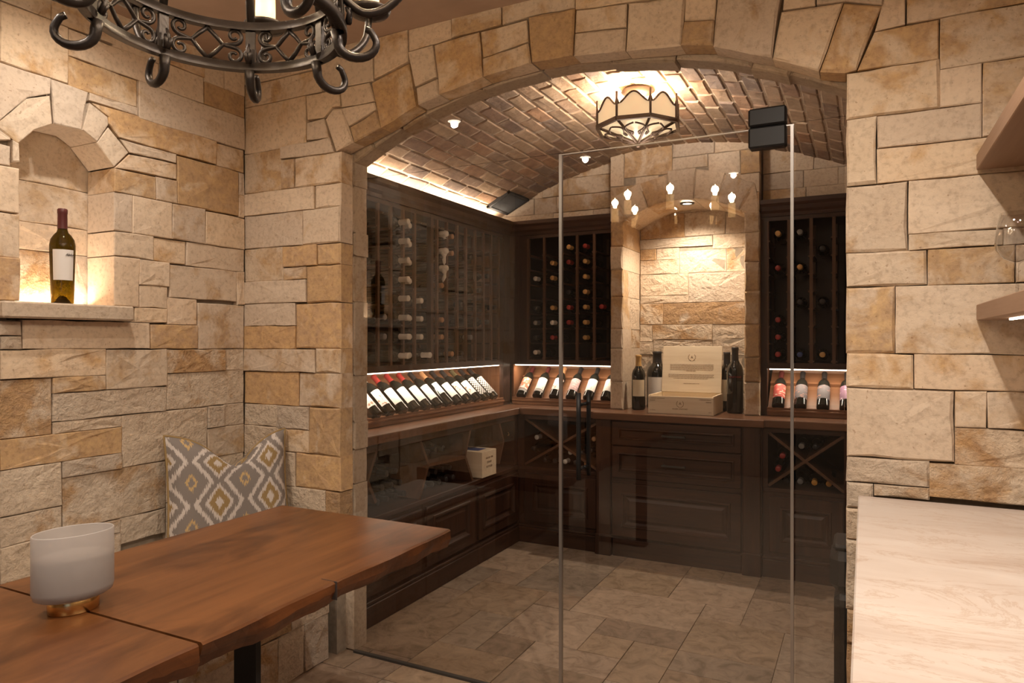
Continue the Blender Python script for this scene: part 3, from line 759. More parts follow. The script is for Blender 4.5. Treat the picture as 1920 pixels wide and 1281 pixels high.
for k, pts, inn in (('B', [(398, 535), (585, 495), (590, 595), (545, 602), (495, 660), (405, 672)], .05), ('B', [(400, 685), (498, 660), (525, 768), (400, 785)], .05), ('B', [(545, 603), (597, 600), (660, 795), (562, 848), (500, 662)], VF),
        ('B', [(250, 820), (527, 768), (552, 848), (560, 850), (252, 890)], .05), ('B', [(470, 285), (775, 215), (775, 455), (590, 490), (490, 510)], .05), ('B', [(778, 215), (965, 165), (968, 345), (780, 442)], .05),
        ('B', [(590, 492), (750, 462), (783, 568), (597, 602)], .05), ('B', [(597, 604), (781, 571), (790, 612), (637, 708)], .05), ('B', [(637, 711), (790, 614), (812, 712), (662, 795)], VF), ('B', [(755, 462), (968, 348), (1008, 590), (812, 713)], VF),
        ('B', [(970, 292), (1110, 250), (1128, 430), (1006, 485)], .05), ('B', [(1008, 488), (1128, 433), (1140, 530), (1018, 586)], VF), ('B', [(968, 165), (1205, 100), (1210, 215), (972, 290)], .05), ('B', [(1112, 250), (1365, 175), (1386, 430), (1140, 528)], VF),
        ('B', [(1208, 100), (1490, 20), (1490, 140), (1365, 172), (1210, 213)], .05), ('B', [(1370, 175), (1632, 110), (1640, 232), (1382, 322)], .05), ('B', [(1382, 325), (1640, 236), (1657, 352), (1387, 428)], VF),
        ('C', [(92, 95), (352, 45), (338, 312), (108, 353)], VF), ('C', [(-60, 20), (350, -80), (352, 42), (85, 95), (-58, 140)], .05), ('C', [(355, 58), (645, 18), (636, 150), (350, 180)], .05), ('C', [(348, 184), (635, 154), (630, 282), (340, 311)], VF),
        ('C', [(650, 15), (967, -30), (942, 256), (632, 282)], VF), ('C', [(350, -85), (970, -190), (968, -33), (355, 55)], .05), ('C', [(970, -180), (1164, -210), (1135, 105), (960, 115)], .05), ('C', [(958, 119), (1135, 108), (1121, 257), (943, 256)], VF),
        ('C', [(1164, -210), (1530, -200), (1450, 325), (1122, 259)], VF), ('D', [(75, 60), (423, 8), (287, 400), (20, 325)], VF), ('D', [(80, 58), (100, -200), (270, -200), (268, 28)], .05), ('D', [(272, 28), (272, -200), (655, -200), (640, 30), (425, 8)], .05),
        ('D', [(425, 10), (640, 32), (495, 392), (432, 408), (289, 401)], VF), ('D', [(497, 393), (590, 178), (957, 105), (957, 328)], .05), ('D', [(650, -20), (770, -20), (770, 135), (592, 176)], .05)):
    stone(Apoly(k, pts), F_ARCH, wall_back, 'stone_gold' if (k, pts[0]) in {('C', (92, 95)), ('D', (75, 60)), ('D', (425, 10)), ('B', (755, 462)), ('B', (1112, 250)), ('D', (497, 393)), ('B', (398, 535)), ('C', (350, -85))} else 'stone', RS.uniform(-.003, .005), inn, bev=0.006 if inn > .06 else .003, relief=.002)
# rear ring of stones behind the glass (left jamb, right jamb, soffit)
FRR = FY(YG + 0.004, -1)
jz = [0.0] + [onX(676, 660 + y / 3.692, XJ)[2] for y in (1240, 910, 668, 482, 163)] + [onX(676, 280 + y / 3.05, XJ)[2] for y in (872, 612, 482, 217, 60)]
jz = sorted(jz); jz[-1] = max(jz[-1], 2.24)
for za, zb in zip(jz[:-1], jz[1:]):
    if zb - za > 0.04:
        stone(rect(XJ - .10, XJ + RS.uniform(-.006, .004), za, zb), FRR, wall_back, 'stone_side', -.002, YR - YG - .004, bev=.006)
z = 0.0
while z < 2.2:
    h = min(RS.uniform(.13, .3), 2.24 - z); h = 2.24 - z if 2.24 - z - h < .1 else h
    stone(rect(XK + RS.uniform(-.004, .006), XK + .10, z, z + h), FRR, wall_back, 'stone_side', -.002, YR - YG - .004); z += h
ang0 = math.asin((XJ - ACX) / AR); ang1 = math.asin((XK - ACX) / AR); a = ang0 - .005
while a < ang1 - 1e-4:
    b = min(a + RS.uniform(.055, .13), ang1 + .005); b = ang1 + .005 if ang1 + .005 - b < .04 else b
    rr = AR + RS.uniform(-.012, .004)
    stone([(ACX + rr * math.sin(t), ACZ + rr * math.cos(t)) for t in (a, (a + b) / 2, b)] + [(ACX + (AR + .12) * math.sin(t), ACZ + (AR + .12) * math.cos(t)) for t in (b, a)], FRR, wall_back, 'stone_side', -.002, YR - YG - .004, bev=.008)
    a = b
# rear plaster of the arch wall above the vault spring is hidden by the vault

# ---- cellar shell
struct('wall_cellar_left', MB().box(XCW - .1, XCW, YR - .03, 5.1, 0, 2.9), M['wall_plaster'], 'plaster wall behind the left wine cabinets', 'wall')
struct('wall_cellar_right', MB().box(XCR, XCR + .1, YR - .03, 5.1, 0, 2.9), M['wall_plaster'], 'plaster wall closing the right end of the cellar', 'wall')
cb = MB().box(XCW, -1.553, YBW + .03, 5.1, 2.225, 2.9).box(-.585, XCR, YBW + .03, 5.1, 2.225, 2.9).box(XCW, XCR, YNB + .02, 5.1, 0, 2.9).box(-1.54, -.60, YNB + .003, 5.1, 0, 2.9)
wall_cb = struct('wall_cellar_back', cb, M['mortar'], 'cellar back wall of limestone with a projecting arched bay over the drawers', 'wall')
FB = FY(YBW, -1)
courses(FB, wall_cb, -2.70, -1.556, 2.225, 2.72, 31, hmin=.11, hmax=.17, wmin=.16, wmax=.36)
courses(FB, wall_cb, -.582, XCR, 2.225, 2.72, 34, hmin=.10, hmax=.16, wmin=.14, wmax=.34)
# bay niche back wall
FNB = FY(YNB, -1)
R = []
for (k, x0, y0, x1, y1) in [('N', 250, 440, 545, 580), ('N', 547, 420, 815, 578), ('N', 250, 600, 730, 652), ('N', 735, 560, 960, 662), ('N', 818, 400, 960, 556), ('N', 250, 380, 960, 418), ('N', 360, 688, 508, 735), ('N', 250, 660, 358, 738), ('N', 512, 672, 820, 822), ('N', 825, 704, 960, 808), ('N', 250, 745, 508, 828), ('N', 575, 828, 960, 1018),
        ('N', 250, 838, 572, 975), ('N', 250, 980, 572, 1025), ('N', 405, 1028, 960, 1166), ('N', 250, 1032, 402, 1166), ('N', 335, 1172, 728, 1290), ('N', 732, 1170, 960, 1272), ('N', 250, 1172, 332, 1300),
        ('Q', 370, 92, 500, 236), ('Q', 505, 64, 1095, 170), ('Q', 1100, 64, 1440, 240), ('Q', 505, 174, 1095, 330), ('Q', 370, 240, 500, 420), ('Q', 505, 334, 800, 560), ('Q', 804, 334, 1095, 560), ('Q', 1100, 244, 1440, 430), ('Q', 370, 424, 500, 600), ('Q', 1100, 434, 1440, 640), ('Q', 370, 564, 1095, 780), ('Q', 1100, 644, 1440, 800)]:
    p = onY(*cp(k, x0, y0), YNB); q = onY(*cp(k, x1, y1), YNB); R.append([p[0], q[0], q[2], p[2]])
resolve(R)
for r_ in R:
    r_[0] = max(r_[0], -1.50); r_[1] = min(r_[1], -.64)
    if r_[1] - r_[0] > .015 and r_[3] - r_[2] > .012: stone(rect(*r_), FNB, wall_cb, 'stone_rough', RS.uniform(-.004, .008), .02, relief=.004)
# bay pillars (full-depth stones) and arch
FBY = FY(YBAY, -1)
BX0, BX1, BX2, BX3 = -1.556, -1.466, -.676, -.584
BCX = (BX1 + BX2) / 2; BHW = (BX2 - BX1) / 2; BZS, BZC = 2.205, 2.325; BR = (BHW ** 2 + (BZC - BZS) ** 2) / (2 * (BZC - BZS)); BCZ = BZC - BR
for (xa, xb, seed) in ((BX0, BX1, 5), (BX2, BX3, 6)):
    r = random.Random(seed); z = ZCT
    while z < BZS - 1e-4:
        h = r.uniform(.13, .23); h = BZS - z if BZS - z - h < .1 else h
        if r.random() < .6:
            ym = r.uniform(.12, .2)
            stone(rect(xa, xb, z, z + h), FBY, wall_cb, 'stone', r.uniform(-.004, .004), ym, bev=.008)
            stone(rect(xa - .004, xb - .003, z, z + h), FY(YBAY + ym, -1), wall_cb, 'stone_rough', -.004, YNB - YBAY - ym, bev=.003)
        else: stone(rect(xa, xb, z, z + h), FBY, wall_cb, 'stone', r.uniform(-.004, .004), YNB - YBAY, bev=.008)
        z += h
t0 = math.asin(BHW / BR) + .16; nv = 7
for i in range(nv):
    a, b = -t0 + 2 * t0 * i / nv, -t0 + 2 * t0 * (i + 1) / nv
    hh_ = .205 if i == nv // 2 else RS.uniform(.175, .195)
    pts = [(BCX + BR * math.sin(t), BCZ + BR * math.cos(t)) for t in (a, (a + b) / 2, b)] + [(BCX + (BR + hh_) * math.sin(t), BCZ + (BR + hh_) * math.cos(t)) for t in (b, a)]
    pts = [(min(max(p[0], BX0 + .002), BX3 - .002), p[1]) for p in pts]
    stone(pts, FBY, wall_cb, 'stone', RS.uniform(-.002, .004), YNB - YBAY, bev=.007)
for (xa, xb, za, zb) in ((BX0, -1.44, 2.215, 2.33), (BX0, -1.38, 2.335, 2.45), (-1.38, -1.22, 2.40, 2.50), (BX0, -1.46, 2.452, 2.75), (-1.458, -1.13, 2.502, 2.75), (-1.128, -.90, 2.522, 2.60), (-1.128, -.86, 2.602, 2.75), (-.898, -.70, 2.46, 2.60), (-.858, BX3, 2.602, 2.75),
        (-.80, -.698, 2.40, 2.458), (-.698, BX3, 2.45, 2.60), (-.70, BX3, 2.33, 2.448), (-.70, BX3, 2.215, 2.328)):
    stone(rect(xa, xb, za, zb), FBY, wall_cb, 'stone', -.003, .07)
bf = MB()
for i in range(12):
    xa, xb = BX0 + .004 + (BX3 - BX0 - .008) * i / 12, BX0 + .004 + (BX3 - BX0 - .008) * (i + 1) / 12
    bf.prism([(xa, arc_z(xa, BR + .04, BCX, BCZ)), (xb, arc_z(xb, BR + .04, BCX, BCZ)), (xb, 2.85), (xa, 2.85)], 1, YBAY + .012, YNB + .03)
bf.build('bay_core', M['mortar'], wall_cb)

# ---- brick vault
def vault_pt(t, y, dr=0.0): return (VCX + (VR + dr) * math.sin(t), y, VCZ + (VR + dr) * math.cos(t))
T0, T1 = math.asin((XCW + .02 - VCX) / VR), math.asin((XCR + .05 - VCX) / VR)
vm = MB(); K = 40; VY0, VY1 = YR - .04, YBW + .12
vs = []
for i in range(K + 1):
    t = T0 + (T1 - T0) * i / K
    for y in (VY0, VY1):
        vs.append(vault_pt(t, y, 0.003)); vs.append(vault_pt(t, y, 0.09))
fs = []
for i in range(K):
    a, b = i * 4, i * 4 + 4
    fs += [(a, a + 2, b + 2, b), (a + 1, b + 1, b + 3, a + 3), (a, b, b + 1, a + 1), (a + 2, a + 3, b + 3, b + 2)]
vm.add(vs, fs)
vault = struct('ceiling_vault', vm, M['brick_mortar'], 'shallow barrel vault of reclaimed tan and brown bricks over the cellar', 'ceiling')
def brick_mesh(seed, w, l):
    r = random.Random(seed); n = 3; vs = []; ring = []
    k = [(-1, -1), (0, -1), (1, -1), (1, 0), (1, 1), (0, 1), (-1, 1), (-1, 0)]
    for (a, b) in k: ring.append((a * w / 2 + r.uniform(-.003, .003), b * l / 2 + r.uniform(-.004, .004)))
    V = [(x, y, .03) for x, y in ring] + [(x, y, .001 + r.uniform(-.0015, .0015)) for x, y in ring] + [(x * .86, y * .94, -.003 + r.uniform(-.002, .001)) for x, y in ring] + [(0, 0, -.003)]
    F = [(j * 8 + i, j * 8 + (i + 1) % 8, (j + 1) * 8 + (i + 1) % 8, (j + 1) * 8 + i) for j in range(2) for i in range(8)] + [(16 + i, 16 + (i + 1) % 8, 24) for i in range(8)] + [list(range(8))]
    return V, F
BP, BL = 0.088, 0.213
variants = [brick_mesh(s, BP - .014, BL - .014) for s in range(5)]
vmesh = [MB().add(v, f).mesh('brick', M['brick']) for v, f in variants]
rest = MB(); rb = random.Random(11); row = 0; nb = 0
t = T0 + .5 * BP / VR
while t < T1:
    y = VY0 + .02 + (row % 2) * BL / 2 + rb.uniform(-.01, .01)
    x_here = VCX + VR * math.sin(t)
    while y < VY1 - .05:
        p = vault_pt(t, y + 0.0); q = rb.randrange(5)
        if x_here < 0.02 and nb < 300 and x_here > -2.58:
            o = link('brick', vmesh[q], vault, p, (rb.uniform(-.02, .02), t + rb.uniform(-.03, .03), rb.uniform(-.015, .015))); nb += 1
        else:
            mat = Matrix.Translation(p) @ Matrix.Rotation(t, 4, 'Y')
            rest.add([tuple(mat @ Vector(v)) for v in variants[q][0]], variants[q][1])
        y += BL
    t += BP / VR; row += 1
if rest.v:
    tag(rest.build('brick_remainder', M['brick'], vault), None, None, None, 'stuff')
# dark vent grille on the vault, back left
def on_vault(u, v):
    d = ray(u, v); ox, oz = 0 - VCX, CAMH - VCZ
    A = d[0] ** 2 + d[2] ** 2; B = 2 * (ox * d[0] + oz * d[2]); Cc = ox * ox + oz * oz - VR * VR
    s = (-B + math.sqrt(B * B - 4 * A * Cc)) / (2 * A); p = (d[0] * s, d[1] * s, CAMH + d[2] * s)
    return math.atan2(p[0] - VCX, p[2] - VCZ), p[1]
gt = [on_vault(*p) for p in ((912, 386), (955, 357), (994, 384), (963, 405))]
ga, gb = min(g[0] for g in gt), max(g[0] for g in gt); gy0, gy1 = min(g[1] for g in gt), min(max(g[1] for g in gt), YBW - .02)
gm = empty('vent_grille', vault_pt((ga + gb) / 2, (gy0 + gy1) / 2, -.012)); gm.rotation_euler = (0, (ga + gb) / 2, 0)
tag(gm, 'black square vent grille on the brick vault above the corner cabinets', 'vent')
gw, gl = (gb - ga) * VR / 2, (gy1 - gy0) / 2
MB().box(-gw, gw, -gl, -gl + .02, -.008, .02).box(-gw, gw, gl - .02, gl, -.008, .02).box(-gw, -gw + .02, -gl, gl, -.008, .02).box(gw - .02, gw, -gl, gl, -.008, .02).box(-gw, gw, -gl, gl, .012, .02).build('frame', M['grille'], gm)
ns = int(2 * gl / .022)
sl = MB().box(-gw + .02, gw - .02, -.0035, .0035, -.006, .012).mesh('slat', M['grille'])
for i in range(ns): link('slat', sl, gm, (0, -gl + .02 + (i + .5) * (2 * gl - .04) / ns, 0), (.5, 0, 0))

# ---- glass front: arched transom, fixed panes, pivot door
ZT = 2.118; GT = 0.005
XD0, XD1 = onY(1055, 640, YG)[0], onY(1489, 640, YG)[0]
def pane(name, x0, x1, z0, z1, label, rec=None):
    o = MB().box(x0 + .002, x1 - .002, YG - GT, YG + GT, z0, z1).build(name, M['glass']); return tag(o, label, 'glass pane', None, 'structure')
tp = [(XJ + .004, ZT + .003)] + [(ACX + (AR - .004) * math.sin(ang0 + (ang1 - ang0) * i / 20), ACZ + (AR - .004) * math.cos(ang0 + (ang1 - ang0) * i / 20)) for i in range(21)] + [(XK - .004, ZT + .003)]
tr_o = MB().prism(tp, 1, YG - GT, YG + GT).build('window_2', M['glass']); tag(tr_o, 'clear arched glass transom above the door and side panes', 'glass pane', None, 'structure')
w3 = pane('window_3', XJ + .004, XD0 - .002, .004, ZT - .002, 'wide fixed clear glass pane left of the door')
w4 = pane('window_4', XD1 + .002, XK - .004, .004, ZT - .002, 'narrow fixed clear glass pane right of the door')
d1 = pane('door_1', XD0, XD1, .008, ZT - .002, 'frameless clear glass pivot door with black ladder pull'); d1['category'] = 'door'
bx('edge_seal', M['steel'], w3, XD0 - .013, XD0 - .001, YG - .007, YG + .007, .004, ZT - .002)
bx('edge_seal', M['steel'], d1, XD1 - .011, XD1 - .0012, YG - .006, YG + .006, .01, ZT - .002)
bx('bottom_channel', M['trim_dark'], w3, XJ + .004, XD0 - .002, YG - .009, YG + .009, 0, .010)
bx('top_edge', M['steel'], d1, XD0, XD1, YG - .0055, YG + .0055, ZT - .006, ZT - .002)
hx0, hx1 = -.351, -.231
bx('hinge_plate', M['black'], tr_o, hx0, hx1, YG - .024, YG + .024, ZT + .001, ZT + .062, .006)
bx('hinge_plate', M['black'], d1, hx0, hx1, YG - .024, YG + .024, ZT - .072, ZT - .001, .006)
bx('floor_hinge', M['black'], d1, hx0, hx1, YG - .022, YG + .022, .004, .06, .005)
for s_ in (-1, 1):
    hy = YG + s_ * .05; hxx = XD0 + .085
    hd = MB().tube([(0, 0, z) for z in (.882, .95, 1.04, 1.12, 1.205)], .0088, 12).build('pull_handle', M['black'], d1, (hxx + (0.0 if s_ < 0 else 0.002), hy, 0))
    for zz in (.92, 1.16):
        MB().tube([(0, 0, 0), (0, -s_ * .046, 0)], .0065, 10).build('handle_post', M['black'], hd, (0, 0, zz))

# ================================================================== CELLAR CABINETRY
def ring_panel(x0, x1, z0, z1, steps):
    """nested rectangles: steps = [(inset, y)], closed at the back by the first ring and capped at the last"""
    mb = MB(); vs = []; fs = []
    for (i, y) in steps: vs += [(x0 + i, y, z0 + i), (x1 - i, y, z0 + i), (x1 - i, y, z1 - i), (x0 + i, y, z1 - i)]
    n = len(steps)
    for k in range(n - 1):
        for c in range(4): fs.append((k * 4 + c, k * 4 + (c + 1) % 4, (k + 1) * 4 + (c + 1) % 4, (k + 1) * 4 + c))
    fs.append([(n - 1) * 4 + c for c in range(4)]); fs.append([3, 2, 1, 0])
    return mb.add(vs, fs)
DOORP = [(0, .002), (0, -.018), (.002, -.02), (.058, -.02), (.062, -.026), (.072, -.027), (.080, -.014), (.090, -.006), (.096, -.006), (.112, -.014)]
DRAWP = [(0, .002), (0, -.018), (.002, -.02), (.038, -.02), (.041, -.026), (.048, -.027), (.054, -.012), (.060, -.006)]
def door(name, parent, x0, x1, z0, z1, prof=DOORP, mat='wood_z'):
    cx, cz = (x0 + x1) / 2, (z0 + z1) / 2
    return ring_panel(x0 - cx, x1 - cx, z0 - cz, z1 - cz, prof).build(name, M[mat], parent, (cx, 0, cz))

# left base cabinets (local x -> +Y, local depth -> -X)
XLB = -2.18
ys = [2.60, 3.21, 3.79, 4.40]
BL_LAB = ('dark walnut base cabinet nearest the glass under the left wine bins', 'middle dark walnut base cabinet under the left wine bins', 'dark walnut base cabinet in the far left corner under the pine box')
for i in range(3):
    u = empty('base_cabinet', (XLB, ys[i], 0), PI / 2); tag(u, BL_LAB[i], 'cabinet', 'left base cabinets'); w = ys[i + 1] - ys[i]
    bx('body', M['wood_z'], u, 0.001, w - .001, .0, XLB - XCW - .005, .10, .50)
    bx('face_frame', M['wood_z'], u, 0.001, w - .001, -.004, .0, .10, .50)
    bx('base_board', M['wood_x'], u, 0.0, w, -.03, .02, 0, .105, .004)
    bx('base_moulding', M['wood_x'], u, 0.0, w, -.022, 0, .105, .122, .003)
    door('door', u, .025, w - .025, .145, .478)
# honeycomb bin on top of them
hb = empty('honeycomb_wine_bin', (XLB, 2.60, .50), PI / 2); tag(hb, 'open honeycomb wine bin of diagonal walnut boards below the left worktop', 'wine rack')
HW = 4.40 - 2.60
bx('floor_board', M['wood_x'], hb, 0, HW, -.012, .52, 0, .026, .003)
bx('top_rail', M['wood_x'], hb, 0, HW, 0, .02, .345, .385)
bx('back_panel', M['wood_x'], hb, 0, HW, .50, .525, 0.026, .385)
bx('end_panel', M['wood_y'], hb, 0, .02, 0.02, .50, .026, .385); bx('end_panel', M['wood_y'], hb, HW - .05, HW, 0.0, .50, .026, .345)
Lz = lambda x, y: (680 + x / 6.4, 740 + y / 6.4)
def hexboard(p, q):
    a = onX(*Lz(*p), XLB); b = onX(*Lz(*q), XLB); ax, az, bx_, bz = a[1] - 2.60, a[2] - .5, b[1] - 2.60, b[2] - .5
    d = Vector((bx_ - ax, bz - az)); n = Vector((-d.y, d.x)).normalized() * .009; c = Vector(((ax + bx_) / 2, (az + bz) / 2))
    pts = [(ax + n.x - c.x, az + n.y - c.y), (bx_ + n.x - c.x, bz + n.y - c.y), (bx_ - n.x - c.x, bz - n.y - c.y), (ax - n.x - c.x, az - n.y - c.y)]
    MB().prism(pts, 1, 0.004, .48).build('divider_board', M['wood_post'], hb, (c.x, 0, c.y))
for p, q in (((205, 585), (70, 1040)), ((70, 1040), (170, 1300)), ((680, 490), (800, 845)), ((800, 845), (690, 1262)), ((800, 850), (1240, 752)), ((1240, 740), (1312, 372)), ((1240, 745), (1330, 1040)), ((1640, 305), (1702, 555)), ((1702, 555), (1645, 830))):
    hexboard(p, q)

# back base: left cross bin, centre drawers, right cross bin (local x -> X, depth -> +Y)
YBB = 4.40
def cross_cabinet(x0, x1, label, xc0, xc1):
    u = empty('cross_bin_cabinet', (x0, YBB, 0)); tag(u, label, 'cabinet', 'cross bin cabinets'); w = x1 - x0; D = .55
    bx('body', M['wood_z'], u, .001, w - .001, 0, D, .10, .50)
    bx('base_board', M['wood_x'], u, 0, w, -.03, .02, 0, .105, .004)
    bx('base_moulding', M['wood_x'], u, 0, w, -.022, 0, .105, .122, .003)
    bx('bin_floor', M['wood_x'], u, 0, w, -.006, D, .50, .525, .003)
    bx('back_panel', M['wood_x'], u, 0, w, D - .02, D, .525, .885)
    bx('stile', M['wood_z'], u, 0, xc0, -.004, .5, .525, .885); 
    if w - xc1 > .005: bx('stile', M['wood_z'], u, xc1, w, -.004, .5, .525, .885)
    bx('top_rail', M['wood_x'], u, xc0, xc1, -.004, .02, .855, .885)
    ax, az, bx_, bz = xc0, .535, xc1, .855
    for (p, q, yy) in (((ax, az), (bx_, bz), .004), ((ax, bz), (bx_, az), .0045)):
        d = Vector((q[0] - p[0], q[1] - p[1])); n = Vector((-d.y, d.x)).normalized() * .008; c = Vector(((p[0] + q[0]) / 2, (p[1] + q[1]) / 2)); h = d / 2
        MB().prism([(-h.x + n.x, -h.y + n.y), (h.x + n.x, h.y + n.y), (h.x - n.x, h.y - n.y), (-h.x - n.x, -h.y - n.y)], 1, yy, .5).build('cross_board', M['wood_post'], u, (c.x, 0, c.y))
    door('door', u, xc0 + .01, xc1 - .005, .15, .478)
    return u
cb_l = cross_cabinet(-2.175, -1.585, 'dark walnut cabinet with X-shaped bottle bin in the left corner of the back wall', .05, .59)
cb_r = cross_cabinet(-.545, .18, 'dark walnut cabinet with X-shaped bottle bin beside the right jamb', .03, .44)
dc = empty('drawer_cabinet', (-1.585, YBB - .03, 0)); tag(dc, 'dark walnut chest of three wide drawers below the pine box', 'cabinet')
w = 1.04
bx('body', M['wood_z'], dc, .0, w, .004, .56, .10, .885)
for xa in (.006, w - .106):
    p_ = bx('pilaster', M['wood_z'], dc, xa, xa + .10, -.022, .01, .13, .885, .004)
    bx('plinth_block', M['wood_z'], dc, xa - .006, xa + .106, -.034, .01, 0, .135, .005)
bx('base_board', M['wood_x'], dc, .115, w - .115, -.012, .02, 0, .115, .004)
for (za, zb, hd) in ((.725, .875, 1), (.512, .716, 1), (.135, .478, 0)):
    dr = door('drawer', dc, .118, w - .118, za, zb, DRAWP if hd else DOORP, 'wood_x')
    if hd:
        MB().box(-.075, .075, -.042, -.034, -.006, .006, .002).box(-.07, -.058, -.034, -.008, -.005, .005).box(.058, .07, -.034, -.008, -.005, .005).build('pull', M['trim_dark'], dr)
bx('rail', M['wood_x'], dc, .115, w - .115, -.008, .004, .48, .508)

# worktop
wt = MB().box(XCW + .002, -2.155, 2.60, 5.0, ZCT - .045, ZCT, .004).box(-2.155, .2, YBB - .025, YBW + .02, ZCT - .045, ZCT, .004).box(-1.60, -.53, YBB - .06, YNB, ZCT - .0452, ZCT + .0004, .004)
tag(wt.build('worktop', M['wood_top']), 'walnut worktop running along the left and back of the cellar', 'worktop')

# ---- upper cabinets: lit display below, bottle rack above
ROWS = [1.315 + .1077 * i for i in range(8)]
def upper_unit(loc, rz, W, label, posts, stiles, disp=(0, None), depth=.335, led=True):
    u = empty('wine_cabinet', loc, rz); tag(u, label, 'wine cabinet', 'wine cabinets with lit displays'); D = depth
    bx('back_panel', M['wood_back_shade'], u, 0, W, D - .012, D, ZCT, 2.20)
    for (a, b) in stiles: bx('stile', M['wood_z'], u, a, b, -.002, .03, ZCT + .001 if (a < .02 or b > W - .02) and b - a < .12 else 1.225, 2.19)
    bx('side_panel', M['wood_disp_lit_z'], u, 0, .016, .03, D - .012, ZCT + .001, 2.19); bx('side_panel', M['wood_disp_lit_z'], u, W - .016, W, .03, D - .012, ZCT + .001, 2.19)
    bx('rack_floor', M['wood_x'], u, 0, W, 0, D - .012, 1.225, 1.262)
    bx('top_rail', M['wood_x'], u, 0, W, 0, .03, 2.15, 2.20)
    bx('top_board', M['wood_x'], u, 0, W, 0, D, 2.20, 2.215)
    MB().prism([(0.0, 2.175), (-.012, 2.175), (-.016, 2.195), (-.03, 2.21), (-.036, 2.235), (-.052, 2.25), (-.055, 2.275), (.03, 2.275), (.03, 2.175)], 0, 0, W).build('cornice', M['wood_x'], u)
    for px_ in posts:
        mb = MB().box(-.0095, .0095, 0, .016, 1.262, 2.15)
        mb.box(-.0095, .0095, D - .04, D - .024, 1.262, 2.15)
        for z in ROWS: mb.box(-.017, .017, .004, D - .02, z - .048, z - .038)
        mb.build('rack_post', M['wood_post'], u, (px_, 0, 0))
    d0, d1_ = disp[0], disp[1] if disp[1] else W
    bx('display_lip', M['wood_disp'], u, d0, d1_, -.004, .012, ZCT, .985, .003)
    bx('display_bead', M['wood_disp'], u, d0, d1_, -.012, .0, .955, .968, .002)
    a = (.012, .955); b = (.262, 1.190)
    MB().prism([a, b, (b[0] + .01, b[1] - .014), (a[0] + .01, a[1] - .014)], 0, d0, d1_).build('sloped_board', M['wood_disp'], u)
    bx('display_back', M['wood_disp'], u, d0, d1_, .285, D - .013, .94, 1.225)
    MB().prism([(.178, 1.105), (.166, 1.128), (.178, 1.137), (.194, 1.12)], 0, d0, d1_).build('neck_rail', M['wood_disp'], u)
    bx('led_strip', M['white_led'], u, d0 + .01, d1_ - .01, .028, .040, 1.217, 1.2245)
    light('display_light', 'AREA', ((d0 + d1_) / 2, .045, 1.214), E_DISPLAY * (d1_ - d0), LEDC, u, d1_ - d0 - .04, .015, (.35, 0, 0))
    return u
YL0 = 2.60
p_l = [y - YL0 for y in (2.84, 2.952, 3.065, 3.18, 3.298, 3.412, 3.654, 3.766, 3.894, 4.005, 4.128, 4.243, 4.357, 4.47)]
XLU = -2.362
ul = upper_unit((XLU, YL0, 0), PI / 2, 2.036, 'long walnut wine cabinet on the left wall with a lit row of bottles', p_l, [(0, .06), (.975, 1.005), (1.93, 2.036)], (0, 1.93))
YBU = 4.636
p_b = [x + 2.36 for x in (-2.211, -2.082, -1.944, -1.825, -1.697)]
ub = upper_unit((-2.36, YBU, 0), 0, .80, 'walnut wine cabinet in the corner between left wall and stone bay', p_b, [(0, .14), (.785, .80)], (.02, None), .06 + .275)
ur = upper_unit((-.583, YBU, 0), 0, .76, 'walnut wine cabinet to the right of the stone bay', [.036, .163, .29, .417, .544, .66], [(0, .036), (.74, .76)], (.036, None))
# LED cove on the left cabinet
cv = bx('led_strip', M['white_led'], ul, .02, 1.99, .015, .03, 2.2765, 2.284)
light('cove_light', 'AREA', (1.0, .06, 2.29), E_COVE * 1.95, LEDC, ul, 1.93, .02, (PI - .35, 0, 0))

# ================================================================== BOTTLES
BORD = [(0.0, 0.004), (.030, 0), (.0365, .003), (.0375, .008), (.0375, .185), (.036, .200), (.031, .216), (.022, .229), (.0165, .240), (.0145, .255), (.0143, .288), (.0158, .289), (.0158, .298), (.0140, .300), (0, .300)]
def scaled(prof, sr, sh): return [(r * sr, z * sh) for (r, z) in prof]
def cap_prof(sr, sh, z0=.236): return [(0.0171 * sr, z0 * sh), (.0158 * sr, .256 * sh), (.0156 * sr, .286 * sh), (.0168 * sr, .289 * sh), (.0168 * sr, .299 * sh), (.015 * sr, .3012 * sh), (0, .3012 * sh)]
MC = {}
def bmesh_part(key, fn):
    if key not in MC: MC[key] = fn()
    return MC[key]
def label_mesh(r, z0, z1, half, mat, seg=14):
    mb = MB().lathe([(r + .0006, z0), (r + .0006, z1)], seg, 0, True, -half, half)
    me = mb.mesh('label', mat, fix=False); uvl = me.uv_layers.new(name='UVMap')
    for lp in me.loops:
        co = me.vertices[lp.vertex_index].co; uvl.data[lp.index].uv = (math.atan2(co.y, co.x) / (2 * half) + .5, (co.z - z0) / (z1 - z0) * (z1 - z0) / (2 * half * r))
    return me
